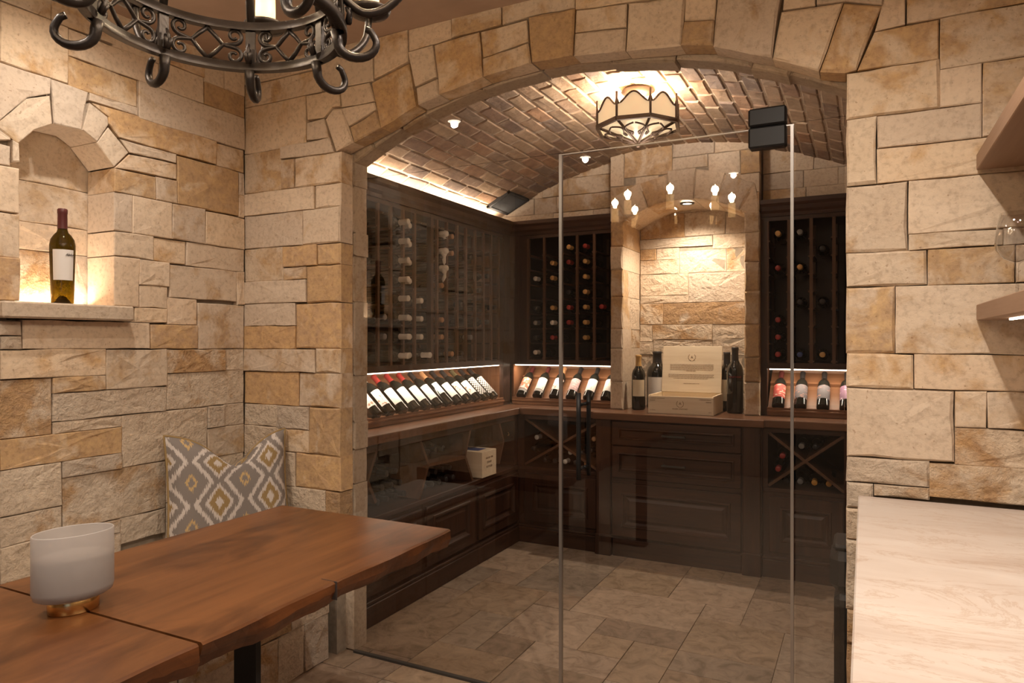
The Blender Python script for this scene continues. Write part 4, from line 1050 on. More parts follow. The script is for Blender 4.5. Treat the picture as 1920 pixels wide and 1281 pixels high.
def bottle(loc, label, cap='dark', lab='lb_white', sr=1.0, sh=1.0, rot=None, face=0.0, glass='dark_glass', group=None, lz=(.055, .165), half=1.25, band=None, cat='bottle', band_z=None):
    """face = direction (angle about bottle axis) the label looks to"""
    key = ('g', sr, sh, glass); g = bmesh_part(key, lambda: MB().lathe(scaled(BORD, sr, sh), 20).mesh('bottle', M[glass]))
    o = link('wine_bottle', g, None, loc); tag(o, label, cat, group)
    if rot is not None: o.rotation_euler = rot
    cm = bmesh_part(('c', sr, sh, cap), lambda: MB().lathe(cap_prof(sr, sh), 16, cap=False).mesh('capsule', M['cap_' + cap])); link('capsule', cm, o)
    if lab:
        lm = bmesh_part(('l', sr, sh, lab, lz, half), lambda: label_mesh(.0375 * sr, lz[0] * sh, lz[1] * sh, half, M[lab]))
        l = link('label', lm, o, None, (0, 0, face))
        if band:
            bz = band_z or (.032, .052)
            bm_ = bmesh_part(('b', sr, sh, band, bz), lambda: label_mesh(.0375 * sr, bz[0] * sh, bz[1] * sh, half, M[band])); link('label_band', bm_, o, None, (0, 0, face))
    return o
# display bottles: axis leans back along the sloped board
SL = math.atan2(1.190 - .955, .262 - .012)
def display_bottle(unit_loc, rz, x, label, cap, lab, group, **kw):
    # local: base on the board near the lip; axis = (0, cos, sin)
    n = Vector((0, -math.sin(SL), math.cos(SL))); base = Vector((x, .012, .955)) + Vector((0, math.cos(SL), math.sin(SL))) * .006 + n * (.0375 * kw.get('sr', 1.0) + .0015)
    m = Matrix.Rotation(rz, 4, 'Z'); p = Vector(unit_loc) + (m @ base)
    o = bottle(p, label, cap, lab, group=group, **kw)
    # bottle +Z -> local (0,cos,sin): rotate about X by -(90-SL); label must face n
    o.rotation_euler = (Matrix.Rotation(rz, 3, 'Z') @ Matrix.Rotation(-(PI / 2 - SL), 3, 'X')).to_euler()
    return o
FACE = -PI / 2
xs = [3.02, 3.145, 3.262, 3.378, 3.493, 3.606, 3.716, 3.826, 3.936, 4.046, 4.156, 4.262, 4.365, 4.462]
lefts = [('dark', 'lb_sketch', 'left display bottle half cut off by the arch jamb, neck hidden'), ('white', 'lb_sketch', 'left display bottle with a white capsule beside the jamb'), ('red', 'lb_white', 'left display bottle with the nearest of three red capsules'), ('red', 'lb_white', 'left display bottle with the middle of three red capsules'),
         ('red', 'lb_white', 'left display bottle with the farthest of three red capsules'), ('dark', 'lb_white', 'black-capped left display bottle between a red capsule and a tan one'), ('tan', 'lb_teal', 'left display bottle with tan capsule and pale teal label'),
         ('dark', 'lb_white', 'black-capped left display bottle just past the teal-labelled one'), ('dark', 'lb_sketch', 'black-capped left display bottle with a sketched face on its label'), ('olive', 'lb_sketch', 'left display bottle with an olive capsule'),
         ('dark', 'lb_check', 'nearer of the two chequered-label bottles at the far end of the left display'), ('dark', 'lb_check', 'farther of the two chequered-label bottles at the far end of the left display')]
ys_b = [3.037 + .122 * i for i in range(12)]
for (cap, lab, tx), yb in zip(lefts, ys_b):
    half = 1.25; lz = (.055, .165)
    if lab == 'lb_teal': half, lz = .95, (.085, .175)
    if lab == 'lb_check': lz = (.04, .19)
    display_bottle((XLU, YL0, 0), PI / 2, yb - YL0, tx, cap, lab, 'bottles in the left lit display', face=FACE, half=half, lz=lz)
bk = [('maroon', 'lb_coral', 'lb_silver', 'corner display bottle with coral patterned label, leftmost of its six'), ('maroon', 'lb_white', 'lb_silver', 'corner display bottle with maroon capsule and white label over a silver band'), ('tan', 'lb_sketch', None, 'corner display bottle with tan capsule half hidden by the glass edge'),
      ('dark', 'lb_mauve', None, 'corner display bottle with a mauve label'), ('dark', 'lb_white', None, 'fat black-capped corner display bottle with a plain white label'), ('dark', 'lb_white', None, 'rightmost corner display bottle beside the stone bay')]
for i, (cap, lab, band, tx) in enumerate(bk):
    display_bottle((-2.36, YBU, 0), 0, .095 + i * .131, tx, cap, lab, 'bottles in the corner lit display', face=FACE, band=band)
rt = [('maroon', 'lb_red', 'right display bottle with a red label, nearest the stone bay'), ('dark', 'lb_grey', 'right display bottle with charcoal label behind the glass edge'), ('dark', 'lb_grey', 'right display bottle with charcoal label, second from the jamb'), ('dark', 'lb_purple', 'right display bottle with purple label half hidden by the jamb')]
for i, (cap, lab, tx) in enumerate(rt):
    display_bottle((-.583, YBU, 0), 0, .101 + i * .1275, tx, cap, lab, 'bottles in the right lit display', face=FACE)

# rack bottles: one mesh each, lying neck outwards
def rack_mesh(cap):
    def f():
        mb = MB().lathe(BORD, 14, 0).lathe(cap_prof(1, 1), 14, 1, cap=False); return mb.mesh('rack_bottle', [M['dark_glass'], M['cap_' + cap]])
    return bmesh_part(('r', cap), f)
LABR = {'white': 'bottle with white capsule lying in the {} wine rack', 'red': 'bottle with red capsule lying in the {} wine rack', 'gold': 'bottle with gold-ringed capsule lying in the {} wine rack',
        'tan': 'bottle with copper capsule lying in the {} wine rack', 'dark': 'bottle with black capsule lying in the {} wine rack', 'blue': 'bottle with blue capsule lying in the {} wine rack', 'grey': 'bottle with grey capsule lying in the {} wine rack'}
def rack_bottle(side, a, z, cap, stick):
    if side == 'left':
        o = link('rack_bottle', rack_mesh(cap), None, (XLU - .30 + stick, a, z), (0, PI / 2, 0))
    else:
        o = link('rack_bottle', rack_mesh(cap), None, (a, YBU + .30 - stick, z), (PI / 2, 0, 0))
    n = {'left': 'left wall', 'back': 'corner', 'right': 'right-hand'}[side]
    tx = LABR[cap].format(n)
    if cap == 'white' and stick > .04: tx = 'bottle whose long white capsule sticks out of the left wall wine rack'
    ORD = ('first', 'second', 'third', 'fourth', 'fifth', 'sixth', 'seventh', 'eighth', 'ninth', 'tenth', 'eleventh', 'twelfth', 'thirteenth')
    cols = {'left': colc, 'back': [-2.147, -2.013, -1.885, -1.761, -1.638], 'right': [-.583 + .0995 + .127 * i for i in range(5)]}[side]
    ci = min(range(len(cols)), key=lambda i: abs(cols[i] - a)); ri = 7 - min(range(8), key=lambda i: abs(ROWS[i] - z))
    short = {'left': 'left wall', 'back': 'corner', 'right': 'right-hand'}[side]
    body = ('long white capsule sticking out' if cap == 'white' and stick > .04 else {'gold': 'gold-ringed', 'tan': 'copper', 'dark': 'black'}.get(cap, cap) + ' capsule')
    tag(o, 'bottle, %s, %s rack, column %s, %s from the top' % (body, short, ORD[ci], ORD[ri]), 'bottle', 'bottles in the %s wine rack' % short); return o
def row_of(z): return min(ROWS, key=lambda r: abs(r - z))
colc = [(a + b) / 2 + YL0 for a, b in zip(p_l[:-1], p_l[1:])]
used = set()
def put(side, a, z, cap, stick):
    k = (side, round(a, 2), round(z, 3))
    if k in used: return None
    used.add(k); return rack_bottle(side, a, z, cap, stick)
for z in ROWS: put('left', 3.239, z, 'white', .075)
put('left', 3.46, ROWS[0], 'white', .075)
for i in (7, 6, 5, 4, 2, 1, 0): put('left', 3.355, ROWS[i], 'white', .004)
for i in (3, 2, 1): put('left', 3.475, ROWS[i], 'white', .004)
for i in (1, 2): put('left', 3.122, ROWS[i], 'grey', .0)
for (y, i, c) in ((3.83, 7, 'tan'), (3.83, 6, 'tan'), (3.71, 4, 'tan'), (3.71, 2, 'tan'), (3.71, 1, 'tan'), (3.83, 0, 'tan'), (3.95, 3, 'dark'), (3.95, 0, 'dark'), (4.07, 6, 'dark'), (4.07, 1, 'grey'), (4.19, 4, 'dark'), (4.30, 2, 'dark'), (4.30, 5, 'dark'), (4.41, 3, 'dark')): put('left', y, ROWS[i], c, .0)
# three necks wrapped in torn white paper
for k, (i, L) in enumerate(((7, .035), (6, .09), (5, .09))):
    o = put('left', 3.71, ROWS[i], 'white', .03)
    o['label'] = ('bottle neck in a tight knot of white paper, topmost of three', 'bottle neck with a torn white paper twist hanging down, middle of three', 'bottle neck with a ragged white paper tail, lowest of three')[k]; o['group'] = 'paper wrapped bottles'
    r = random.Random(40 + k); mb = MB(); pts = []
    n_ = 6
    for j in range(n_):
        t_ = j / (n_ - 1); pts.append((r.uniform(-.004, .004) + .0, r.uniform(-.004, .004), -t_ * L))
    mb.tube([(p[2], p[1], .285 + p[0] * 2 - abs(p[2]) * .1) for p in [(q[0], q[1], -q[2]) for q in pts]], .019, 7, taper=lambda t_: 1.0 - .75 * t_ + .25 * math.sin(t_ * 11))
    mb.lathe([(.0175, .245), (.021, .262), (.0195, .28), (.022, .292), (.016, .306), (0, .308)], 9)
    mb.build('paper_wrap', M['cap_white'], o)
cz4 = (900, 380, 4.0025)
for (x, y, c) in ((528, 433, 'gold'), (530, 549, 'gold'), (531, 790, 'gold'), (531, 893, 'white'), (785, 435, 'gold'), (785, 555, 'gold'), (788, 675, 'gold'), (780, 790, 'gold'), (778, 908, 'gold'), (790, 1025, 'gold'), (790, 300, 'red'), (657, 428, 'red'), (657, 305, 'gold'), (657, 788, 'red'), (657, 897, 'red'),
        (915, 783, 'red'), (530, 1008, 'red'), (405, 555, 'white'), (410, 1087, 'white'), (408, 783, 'dark'), (412, 897, 'grey'), (655, 655, 'dark'), (412, 1000, 'dark')):
    p = onY(900 + x / 4.0025, 380 + y / 4.0025, YBU); cols = [-2.147, -2.013, -1.885, -1.761, -1.638]
    put('back', min(cols, key=lambda q: abs(q - p[0])), row_of(p[2]), c, .012)
for (x, y, c) in ((107, 212, 'gold'), (228, 402, 'gold'), (230, 205, 'grey'), (353, 892, 'gold'), (228, 893, 'blue'), (110, 893, 'red'), (108, 797, 'red'), (108, 700, 'red'), (108, 412, 'red'), (353, 600, 'dark'), (228, 600, 'dark'), (353, 300, 'dark')):
    p = onY(1420 + x / 2.91, 360 + y / 2.91, YBU); cols = [-.583 + .0995 + .127 * i for i in range(5)]
    put('right', min(cols, key=lambda q: abs(q - p[0])), row_of(p[2]), c, .012)

# bin bottles lying neck outwards
def bin_bottle(pos, rot, cap, label, group):
    o = link('bin_bottle', rack_mesh(cap), None, pos, rot); tag(o, label, 'bottle', group); return o
def pack(y0, zfloor, n, rows, nrot, place, cap, label, group):
    rr = .0385; k = 0
    for j in range(rows):
        for i in range(n - j):
            ps = ('%s from the left' % ('first', 'second', 'third', 'fourth', 'fifth')[i]) + (' in the %s row' % ('bottom', 'second', 'top')[j] if rows > 1 else '')
            place(y0 + (i + j * .5) * 2.02 * rr, zfloor + rr + j * 1.75 * rr, cap if not isinstance(cap, list) else cap[k % len(cap)], label + ', ' + ps, group); k += 1
pl = lambda y, z, c, l, g: bin_bottle((XLB - .36, y, z), (0, PI / 2, 0), c, l, g)
pack(2.90, .528, 4, 3, 0, pl, 'dark', 'dark bottle in the near honeycomb cell', 'bottles in the near honeycomb cell')
pack(3.33, .528, 5, 2, 0, pl, 'dark', 'dark bottle in the middle honeycomb cell', 'bottles in the middle honeycomb cell')
pack(3.37, .721, 3, 1, 0, pl, 'dark', 'dark bottle on the honeycomb board', 'bottles on the honeycomb board')
bb = lambda x, z, c, l, g: bin_bottle((x, YBB + .36, z), (PI / 2, 0, 0), c, l, g)
pack(-2.00, .527, 5, 2, 0, bb, ['dark', 'dark', 'white', 'dark', 'tan'], 'bottle in the lower wedge, corner cross bin', 'bottles in the corner cross bin')
bb(-2.085, .64, 'dark', 'lower bottle in the left wedge of the corner cross bin', 'bottles in the left wedge of the corner bin'); bb(-2.06, .72, 'white', 'white-capped upper bottle in the left wedge of the corner cross bin', 'bottles in the left wedge of the corner bin')
bb(-1.66, .655, 'dark', 'lower bottle in the right wedge of the corner cross bin', 'bottles in the right wedge of the corner bin'); bb(-1.635, .735, 'tan', 'tan-capped upper bottle in the right wedge of the corner cross bin', 'bottles in the right wedge of the corner bin')
pack(-.42, .527, 4, 1, 0, bb, ['dark', 'grey', 'orange', 'orange'], 'bottle in the lower wedge, right cross bin', 'bottles in the right cross bin')
bb(-.465, .63, 'red', 'lower red-capped bottle in the left wedge of the right X-shaped bin', 'red bottles in the right bin'); bb(-.44, .71, 'red', 'upper red-capped bottle in the left wedge of the right X-shaped bin', 'red bottles in the right bin')
bb(-.335, .775, 'grey', 'grey-capped bottle lying in the upper notch of the right X-shaped bin', 'bottles in the upper notch of the right bin'); bb(-.258, .775, 'dark', 'black-capped bottle lying in the upper notch of the right X-shaped bin', 'bottles in the upper notch of the right bin')

# bay bottles and pine presentation box
def toward_cam(p): return math.atan2(-p[1], -p[0])
for (p, sr, sh, cap, lab, lz, tx) in (((-1.378, 4.64, ZCT + .001), 1.22, 1.235, 'gold', 'cream', (.075, .165), 'gold-capped magnum with a cream label at the left of the pine box'), ((-1.30, 4.83, ZCT + .001), 1.95, 1.31, 'dark', 'white', (.06, .165), 'wide-shouldered large bottle with white label behind the gold-capped magnum'),
        ((-.752, 4.70, ZCT + .001), 1.38, 1.42, 'dark', None, None, 'tall black bottle with faint red lettering at the right of the pine box'), ((-.83, 4.86, ZCT + .001), 1.38, 1.30, 'dark', 'cream', (.05, .16), 'dark bottle with a pale label hidden behind the tall black bottle')):
    M.setdefault('lb_cream', M['cream_paper'])
    o = bottle(p, tx, cap, ('lb_' + lab) if lab else None, sr, sh, face=toward_cam(p) + (.2 if lab == 'cream' and sr > 1.3 else 0), lz=lz or (.05, .16), half=1.0)
    if not lab:
        an = toward_cam(p); r_ = .0375 * sr + .001
        text('lettering', 'VINEYARD', .016, M['cap_red'], o, Matrix.Translation((r_ * math.cos(an), r_ * math.sin(an), .235)) @ Matrix.Rotation(an + PI / 2, 4, 'Z') @ Matrix.Rotation(PI / 2, 4, 'X'))
pb = empty('wine_box', (-1.05, 4.45, ZCT + .001)); tag(pb, 'open pine wine box with upright printed lid on the bay worktop', 'box')
BWd, BDp, BHt = .415, .33, .118
h2 = BWd / 2
bx('front_board', M['pine'], pb, -h2, h2, 0, .012, 0, BHt - .006, .001); bx('back_board', M['pine'], pb, -h2, h2, BDp - .012, BDp, 0, BHt, .001)
bx('side_board', M['pine'], pb, -h2, -h2 + .012, .012, BDp - .012, 0, BHt, .001); bx('side_board', M['pine'], pb, h2 - .012, h2, .012, BDp - .012, 0, BHt, .001)
bx('bottom_board', M['pine'], pb, -h2 + .012, h2 - .012, .012, BDp - .012, 0, .01)
lid = MB().box(-h2 + .008, h2 - .008, -.005, .005, 0, .315, .001).build('lid', M['pine'], pb, (0, BDp - .02, BHt + .002), (-.16, 0, 0))
def wreath(parent, cx, cz, y, r, mat):
    mb = MB()
    for s in (-1, 1):
        for k in range(9):
            a = -PI / 2 + s * (.16 + k * .26); px_, pz = cx + r * math.cos(a), cz + r * math.sin(a); t = a + s * PI / 2 + s * .35 * (1 if k % 2 else -1); l, w_ = r * .26, r * .09
            d = Vector((math.cos(t), math.sin(t))); n = Vector((-d.y, d.x)); c_ = Vector((px_, pz))
            q = [c_ - d * l * .3, c_ + d * l * .3 + n * w_, c_ + d * l, c_ + d * l * .3 - n * w_]
            mb.prism([(p.x, p.y) for p in q], 1, y - .0004, y)
    mb.build('wreath_emblem', mat, parent)
FR = lambda x, z, y: Matrix.Translation((x, y, z)) @ Matrix.Rotation(PI / 2, 4, 'X')
wreath(pb, 0, .066, -.0005, .022, M['burn']); text('emblem_letter', 'A', .024, M['burn'], pb, FR(0, .067, -.0006))
text('lettering', 'SAGER VINEYARD', .0125, M['burn'], pb, FR(0, .033, -.0006)); text('lettering', 'CABERNET SAUVIGNON', .0088, M['burn'], pb, FR(-.195, .098, -.0006), 'LEFT'); text('lettering', 'RESERVE', .0088, M['burn'], pb, FR(-.195, .084, -.0006), 'LEFT')
text('lettering', 'CABERNET FRANC', .0088, M['burn'], pb, FR(.195, .096, -.0006), 'RIGHT'); text('lettering', 'RESERVE', .0088, M['burn'], pb, FR(.195, .082, -.0006), 'RIGHT'); text('lettering', '6 x 750 ML', .0078, M['burn'], pb, FR(-.195, .021, -.0006), 'LEFT'); text('lettering', '2018', .0085, M['burn'], pb, FR(.195, .018, -.0006), 'RIGHT')
text('emblem_letter', 'A', .024, M['burn'], lid, FR(0, .238, -.0058)); wreath(lid, 0, .238, -.0055, .024, M['burn'])
rr_ = random.Random(4); ln = MB()
for (zz, x0, x1) in [(.186 - .0088 * i, -.145, .145) for i in range(5)] + [(.186 - .044, -.035, .035)] + [(.118 - .0088 * i, -.155, .15) for i in range(3)] + [(.0915, -.12, .11), (.057, -.05, .055)]:
    x = x0
    while x < x1 - .004:
        l = rr_.uniform(.006, .022); l = min(l, x1 - x); ln.box(x, x + l, -.0058, -.0052, zz, zz + .0026); x += l + .0035
ln.build('small_print', M['burn'], lid)

# small pine box in the honeycomb bin
sb = empty('pine_crate', (-2.275, 3.93, .528), .0); tag(sb, 'small pale pine wine crate in the honeycomb bin below the left worktop', 'box')
bx('body', M['pine'], sb, -.20, .115, -.075, .115, 0, .165, .002); bx('top_print', M['cap_blue'], sb, -.14, .06, -.03, .08, .1652, .1658)
tmx = lambda y, z: Matrix.Translation((.1155, y, z)) @ Matrix.Rotation(PI / 2, 4, 'Z') @ Matrix.Rotation(PI / 2, 4, 'X')
for i, t_ in enumerate(('GRAND VIN', 'ESTATE', 'BOTTLED')): text('lettering', t_, .018, M['burn'], sb, tmx(.02, .12 - .028 * i))
text('lettering', 'R K', .02, M['burn'], sb, FR(-.03, .03, -.0758))
# round brass hook on the bin end panel
hk = MB().tube([(0, 0, 0), (.012, 0, -.004), (.016, 0, -.014), (.008, 0, -.022), (-.004, 0, -.018)], .0025, 6).build('brass_hook', M['brass'], hb, (1.66, .004, .27)); 

# black bin inside the cellar right of the door
tb = empty('slim_bin', (.03, 3.02, 0)); tag(tb, 'slim black bin standing inside the glass beside the right jamb', 'bin')
MB().box(-.135, .12, -.11, .11, 0.0, .44, .02).build('body', M['black_plastic'], tb); MB().box(-.15, .125, -.12, .12, .445, .60, .03).build('lid', M['black_plastic'], tb); MB().box(-.14, .11, -.10, .10, .60, .625, .01).build('lid_flap', M['black_plastic'], tb)

# ================================================================== LAMPS
# ---- flush octagonal lantern on the vault
LX, LY, LZB = -1.035, 3.475, 2.485
fl = empty('ceiling_lantern', (LX, LY, LZB)); tag(fl, 'octagonal iron lantern with glowing alabaster panels on the brick vault', 'ceiling light')
LR, LA = .212, PI / 8 + .18
def oc(k, r, z): a = LA + k * PI / 4; return (r * math.cos(a), r * math.sin(a), z)
zv = arc_z(LX, VR, VCX, VCZ) - LZB - .004
MB().lathe([(.0, zv), (.075, zv), (.085, zv - .012), (.03, zv - .03), (.016, zv - .04), (.016, .10), (0, .10)], 20).build('ceiling_plate', M['bronze'], fl)
for k in range(8):
    p, q = Vector(oc(k, LR, 0)), Vector(oc(k + 1, LR, 0)); mid = (p + q) / 2; nrm = Vector((mid.x, mid.y, 0)).normalized(); tx_ = (q - p).normalized(); wl = (q - p).length
    def top(s): return .098 + .028 * math.cos((s - .5) * 2 * PI * 1.0) * 1.0 - .0 + (.03 if s < .06 or s > .94 else 0) * (1 - min(s, 1 - s) / .06)
    n_ = 12; V = []
    for i in range(n_ + 1):
        s = i / n_; b_ = p + (q - p) * s; V += [tuple(b_ + nrm * -.004), tuple(b_ + nrm * -.004 + Vector((0, 0, top(s)))), tuple(b_ + nrm * -.008), tuple(b_ + nrm * -.008 + Vector((0, 0, top(s))))]
    F = []
    for i in range(n_):
        a, b_ = 4 * i, 4 * i + 4; F += [(a, b_, b_ + 1, a + 1), (a + 2, a + 3, b_ + 3, b_ + 2), (a + 1, b_ + 1, b_ + 3, a + 3), (a, a + 2, b_ + 2, b_)]
    MB().add(V, F).build('side_panel', M['shade'], fl)
    MB().tube([tuple(p + (q - p) * (i / 16) + Vector((0, 0, top(i / 16)))) for i in range(17)], .005, 6).build('scalloped_edge', M['bronze'], fl)
    MB().tube([tuple(p + Vector((0, 0, z))) for z in (0, .05, .132)], .006, 6).build('corner_bar', M['bronze'], fl)
    MB().tube([tuple(p), tuple(q)], .014, 4, flat=.8).build('bottom_rail', M['bronze'], fl)
    ap = Vector((0, 0, -.075)); MB().add([tuple(p * .96 + Vector((0, 0, .004))), tuple(q * .96 + Vector((0, 0, .004))), tuple(ap + Vector((0, 0, .004))), tuple(p * .96 + Vector((0, 0, .008))), tuple(q * .96 + Vector((0, 0, .008))), tuple(ap + Vector((0, 0, .008)))], [(0, 1, 2), (5, 4, 3), (0, 3, 4, 1), (1, 4, 5, 2), (2, 5, 3, 0)]).build('bottom_panel', M['shade'], fl)
    MB().tube([tuple(p * .98 + Vector((0, 0, -.003))), tuple(ap + Vector((0, 0, -.003)))], .0072, 6).build('spoke', M['bronze'], fl)
    # heart-shaped scroll lying on the bottom face
    e1 = tx_; e2 = (ap - mid); e2n = e2.normalized()
    for sgn in (-1, 1):
        pts = []
        for i in range(26):
            t_ = i / 25
            if t_ < .62: a = PI * 1.05 * (t_ / .62); x_ = .006 + .026 * (1 - math.cos(a)) * .9; y_ = .03 + .075 * (t_ / .62)**1.1; x_ = .004 + .046 * math.sin(a * .9) 
            else:
                u_ = (t_ - .62) / .38; a = u_ * 4.6; rr2 = .020 * (1 - .62 * u_); x_ = .020 - rr2 * math.cos(a) * .4 + .004; y_ = .108 + rr2 * math.sin(a) - .002
            x_ = x_ * (1 - .35 * max(0, (y_ - .05)) / .1)
            pts.append(tuple(mid + e1 * (sgn * x_) + e2n * y_ + Vector((0, 0, -.008))))
        MB().tube(pts, .0046, 6).build('scroll', M['bronze'], fl)
MB().lathe([(0, -.098), (.010, -.094), (.014, -.085), (.008, -.074), (0, -.072)], 10).build('finial', M['bronze'], fl)
for k in range(3):
    a = k * 2 * PI / 3; b_ = MB().lathe([(.012, 0), (.022, .03), (.024, .045), (.016, .062), (0, .068)], 12).build('bulb', M['bulb'], fl, (.08 * math.cos(a), .08 * math.sin(a), .03))
light('lantern_light', 'POINT', (0, 0, .14), E_FLUSH, WARM, fl, .06)
light('lantern_glow', 'POINT', (0, 0, -.16), E_FLUSH * .06, WARM, fl, .10)

# ---- recessed spot in the bay soffit
bs = empty('recessed_spot', (-1.05, 4.65, BZC + .0)); tag(bs, 'small recessed spotlight in the soffit of the stone bay arch', 'recessed light')
MB().lathe([(.030, -.02), (.046, -.02), (.046, -.012), (.030, -.012), (.030, -.02)], 24, cap=False).build('trim', M['trim_dark'], bs)
MB().lathe([(0, -.016), (.030, -.016), (.030, -.013), (0, -.013)], 20).build('lens', M['lens'], bs)
light('bay_spot', 'SPOT', (0, .0, -.03), E_BAY, (1, .84, .66), bs, .02, rot=(.16, 0, 0), spot=2.3, blend=.8)

# ---- recessed downlights of the tasting room (ceiling around the camera)
for i, (x, y, e, tx) in enumerate(((-.15, 1.35, 1.0, 'recessed downlight in the ceiling before the arch'), (-.05, .62, .62, 'recessed downlight in the ceiling beside the bar counter'), (-1.75, .35, .7, 'recessed downlight in the ceiling over the near table end'), (-.9, -.6, .7, 'recessed downlight in the ceiling behind the camera'), (-2.15, 1.45, .45, 'recessed downlight in the ceiling by the wall niche'))):
    dl = empty('recessed_downlight', (x, y, ZCEIL)); tag(dl, tx, 'recessed light', 'room downlights')
    MB().lathe([(.038, -.004), (.055, -.004), (.055, .0), (.038, 0), (.038, -.004)], 24, cap=False).build('trim', M['trim_white'], dl); MB().lathe([(0, -.003), (.038, -.003), (.038, -.001), (0, -.001)], 20).build('lens', M['lens'], dl)
    light('downlight', 'SPOT', (0, 0, -.02), E_DOWN * e, WARM, dl, .022, spot=2.8, blend=.9)

# ---- wrought-iron chandelier
CX, CYY, CZ0 = -1.012, .862, 1.953
ch = empty('chandelier', (CX, CYY, CZ0)); tag(ch, 'round wrought-iron chandelier with scrollwork band and candle lights above the table', 'chandelier')
RI, RO = .196, .219
MB().lathe([(RI + .006, 0), (RO, 0), (RO, .016), (RI + .006, .016), (RI + .006, 0)], 64, cap=False).build('lower_ring', M['iron'], ch)
MB().lathe([(RI + .006, .082), (RO, .082), (RO, .098), (RI + .006, .098), (RI + .006, .082)], 64, cap=False).build('upper_ring', M['iron'], ch)
NS = 8; ST = math.radians(33)
def spiral(c, r0, turns, a0, sgn, n=16, k=.72):
    out = []
    for i in range(n + 1):
        t_ = i / n; a = a0 + sgn * turns * 2 * PI * t_; r_ = r0 * (1 - k * t_); out.append((c[0] + r_ * math.cos(a), c[1] + r_ * math.sin(a)))
    return out
def wrap(pts, a_mid, r): return [(r * math.cos(a_mid + s / r), r * math.sin(a_mid + s / r), z) for (s, z) in pts]
RM = (RI + RO) / 2 + .003
for k in range(NS):
    a = ST + k * 2 * PI / NS; ca, sa = math.cos(a), math.sin(a)
    P3 = lambda r, z: (r * ca, r * sa, z)
    mb = MB().tube([P3(RM, .0), P3(RM, .05), P3(RM, .098)], .013, 4, flat=.45, up=(-sa, ca, 0)); mb.build('strap', M['iron'], ch)
    # leaf ornament on the strap
    lf = MB()
    for (s, z, l) in ((-.006, .016, .026), (.006, .016, .026), (0, .02, .036)): lf.tube([P3(RO + .004, z), (RO * ca * 1.03 - sa * s, RO * sa * 1.03 + ca * s, z + l * .6), (RO * ca - sa * s * .6, RO * sa + ca * s * .6, z + l)], .006, 6, taper=lambda t_: 1 - .6 * t_)
    for (s, z, l) in ((-.005, .012, .026), (.005, .012, .026), (0, .014, .036)): lf.tube([P3(RI - .0, z), ((RI - .008) * ca - sa * s, (RI - .008) * sa + ca * s, z + l * .6), (RI * ca - sa * s * .6, RI * sa + ca * s * .6, z + l)], .006, 6, taper=lambda t_: 1 - .6 * t_)
    lf.build('leaf_ornament', M['iron'], ch)
    # scroll hook: arm under the lower ring curling up outside
    sp = [(RM - .01, .0), (RM - .006, -.018)] + [(RM + .028 + .034 * math.cos(t_), -.020 + .026 * math.sin(t_)) for t_ in [PI * 1.0 + PI * 1.15 * i / 12 for i in range(13)]] + [(RM + .052, .002), (RM + .043, .006)]
    MB().tube([P3(r_, z) for r_, z in sp], .0085, 8, taper=lambda t_: 1.15 - .45 * t_, up=(-sa, ca, 0)).build('hook_scroll', M['iron'], ch)
    # bracket carrying the drip pan, candle sleeve and bulb
    rc = .335
    bp = [(RO - .004, .06), (RO + .03, .035), (RO + .07, .045), (rc - .01, .085), (rc, .135)]
    br = [Vector((r_, z, 0)) for r_, z in bp]; sm = []
    for i in range(len(br) - 1):
        p0, p1, p2, p3 = br[max(i - 1, 0)], br[i], br[i + 1], br[min(i + 2, len(br) - 1)]
        for j in range(5):
            t_ = j / 5; sm.append(.5 * ((2 * p1) + (-p0 + p2) * t_ + (2 * p0 - 5 * p1 + 4 * p2 - p3) * t_ ** 2 + (-p0 + 3 * p1 - 3 * p2 + p3) * t_ ** 3))
    sm.append(br[-1])
    MB().tube([P3(v.x, v.y) for v in sm], .0075, 8).build('candle_arm', M['iron'], ch)
    MB().lathe([(0, .132), (.018, .134), (.040, .142), (.046, .150), (.044, .152), (.018, .141), (0, .140)], 20).build('drip_pan', M['iron'], ch, (rc * ca, rc * sa, 0))
    cd = MB().lathe([(.021, .142), (.0215, .18), (.0205, .225), (.021, .238), (.012, .240), (0, .238)], 16).build('candle_sleeve', M['lit_candle_wax'], ch, (rc * ca, rc * sa, 0))
    MB().lathe([(.006, .238), (.012, .247), (.0145, .259), (.012, .275), (.006, .292), (.001, .305), (0, .306)], 12).build('bulb', M['bulb'], cd)
    light('candle_light', 'POINT', (rc * ca, rc * sa, .275), E_CANDLE, (1, .76, .48), ch, .02)
    # rod up to the crown
    MB().tube([P3(RM, .098), P3(RM - .012, .16), P3(RM * .72, .27), P3(RM * .42, .34), P3(.045, .44), P3(.02, .50)], .0085, 6).build('rod', M['iron'], ch)
    # scrollwork between this strap and the next (two mirrored halves)
    am = a + PI / NS; half = PI / NS * RM - .012
    for sgn in (-1, 1):
        for (zc, up_) in ((.070, 1), (.030, -1)):
            sx = sgn * (half - .020)
            s1 = spiral((sx, zc - up_ * .0), .0165, 1.15, PI / 2 * up_ * -1, -sgn * up_ * -1, 18)
            # from centre junction out to the spiral
            jx, jz = 0.0, (.080 if up_ > 0 else .018)
            ent = s1[0]
            path = [(jx, jz), (sgn * half * .22, jz + (ent[1] - jz) * .55), (sgn * half * .42, ent[1] + (.004 * -up_)), ent] + s1[1:]
            MB().tube(wrap(path, am, RM), .0042, 6, taper=lambda t_: 1.1 - .35 * t_).build('scroll', M['iron'], ch)
MB().lathe([(0, .47), (.03, .48), (.036, .50), (.02, .53), (.008, .56), (.008, .62), (0, .62)], 16).build('crown', M['iron'], ch)
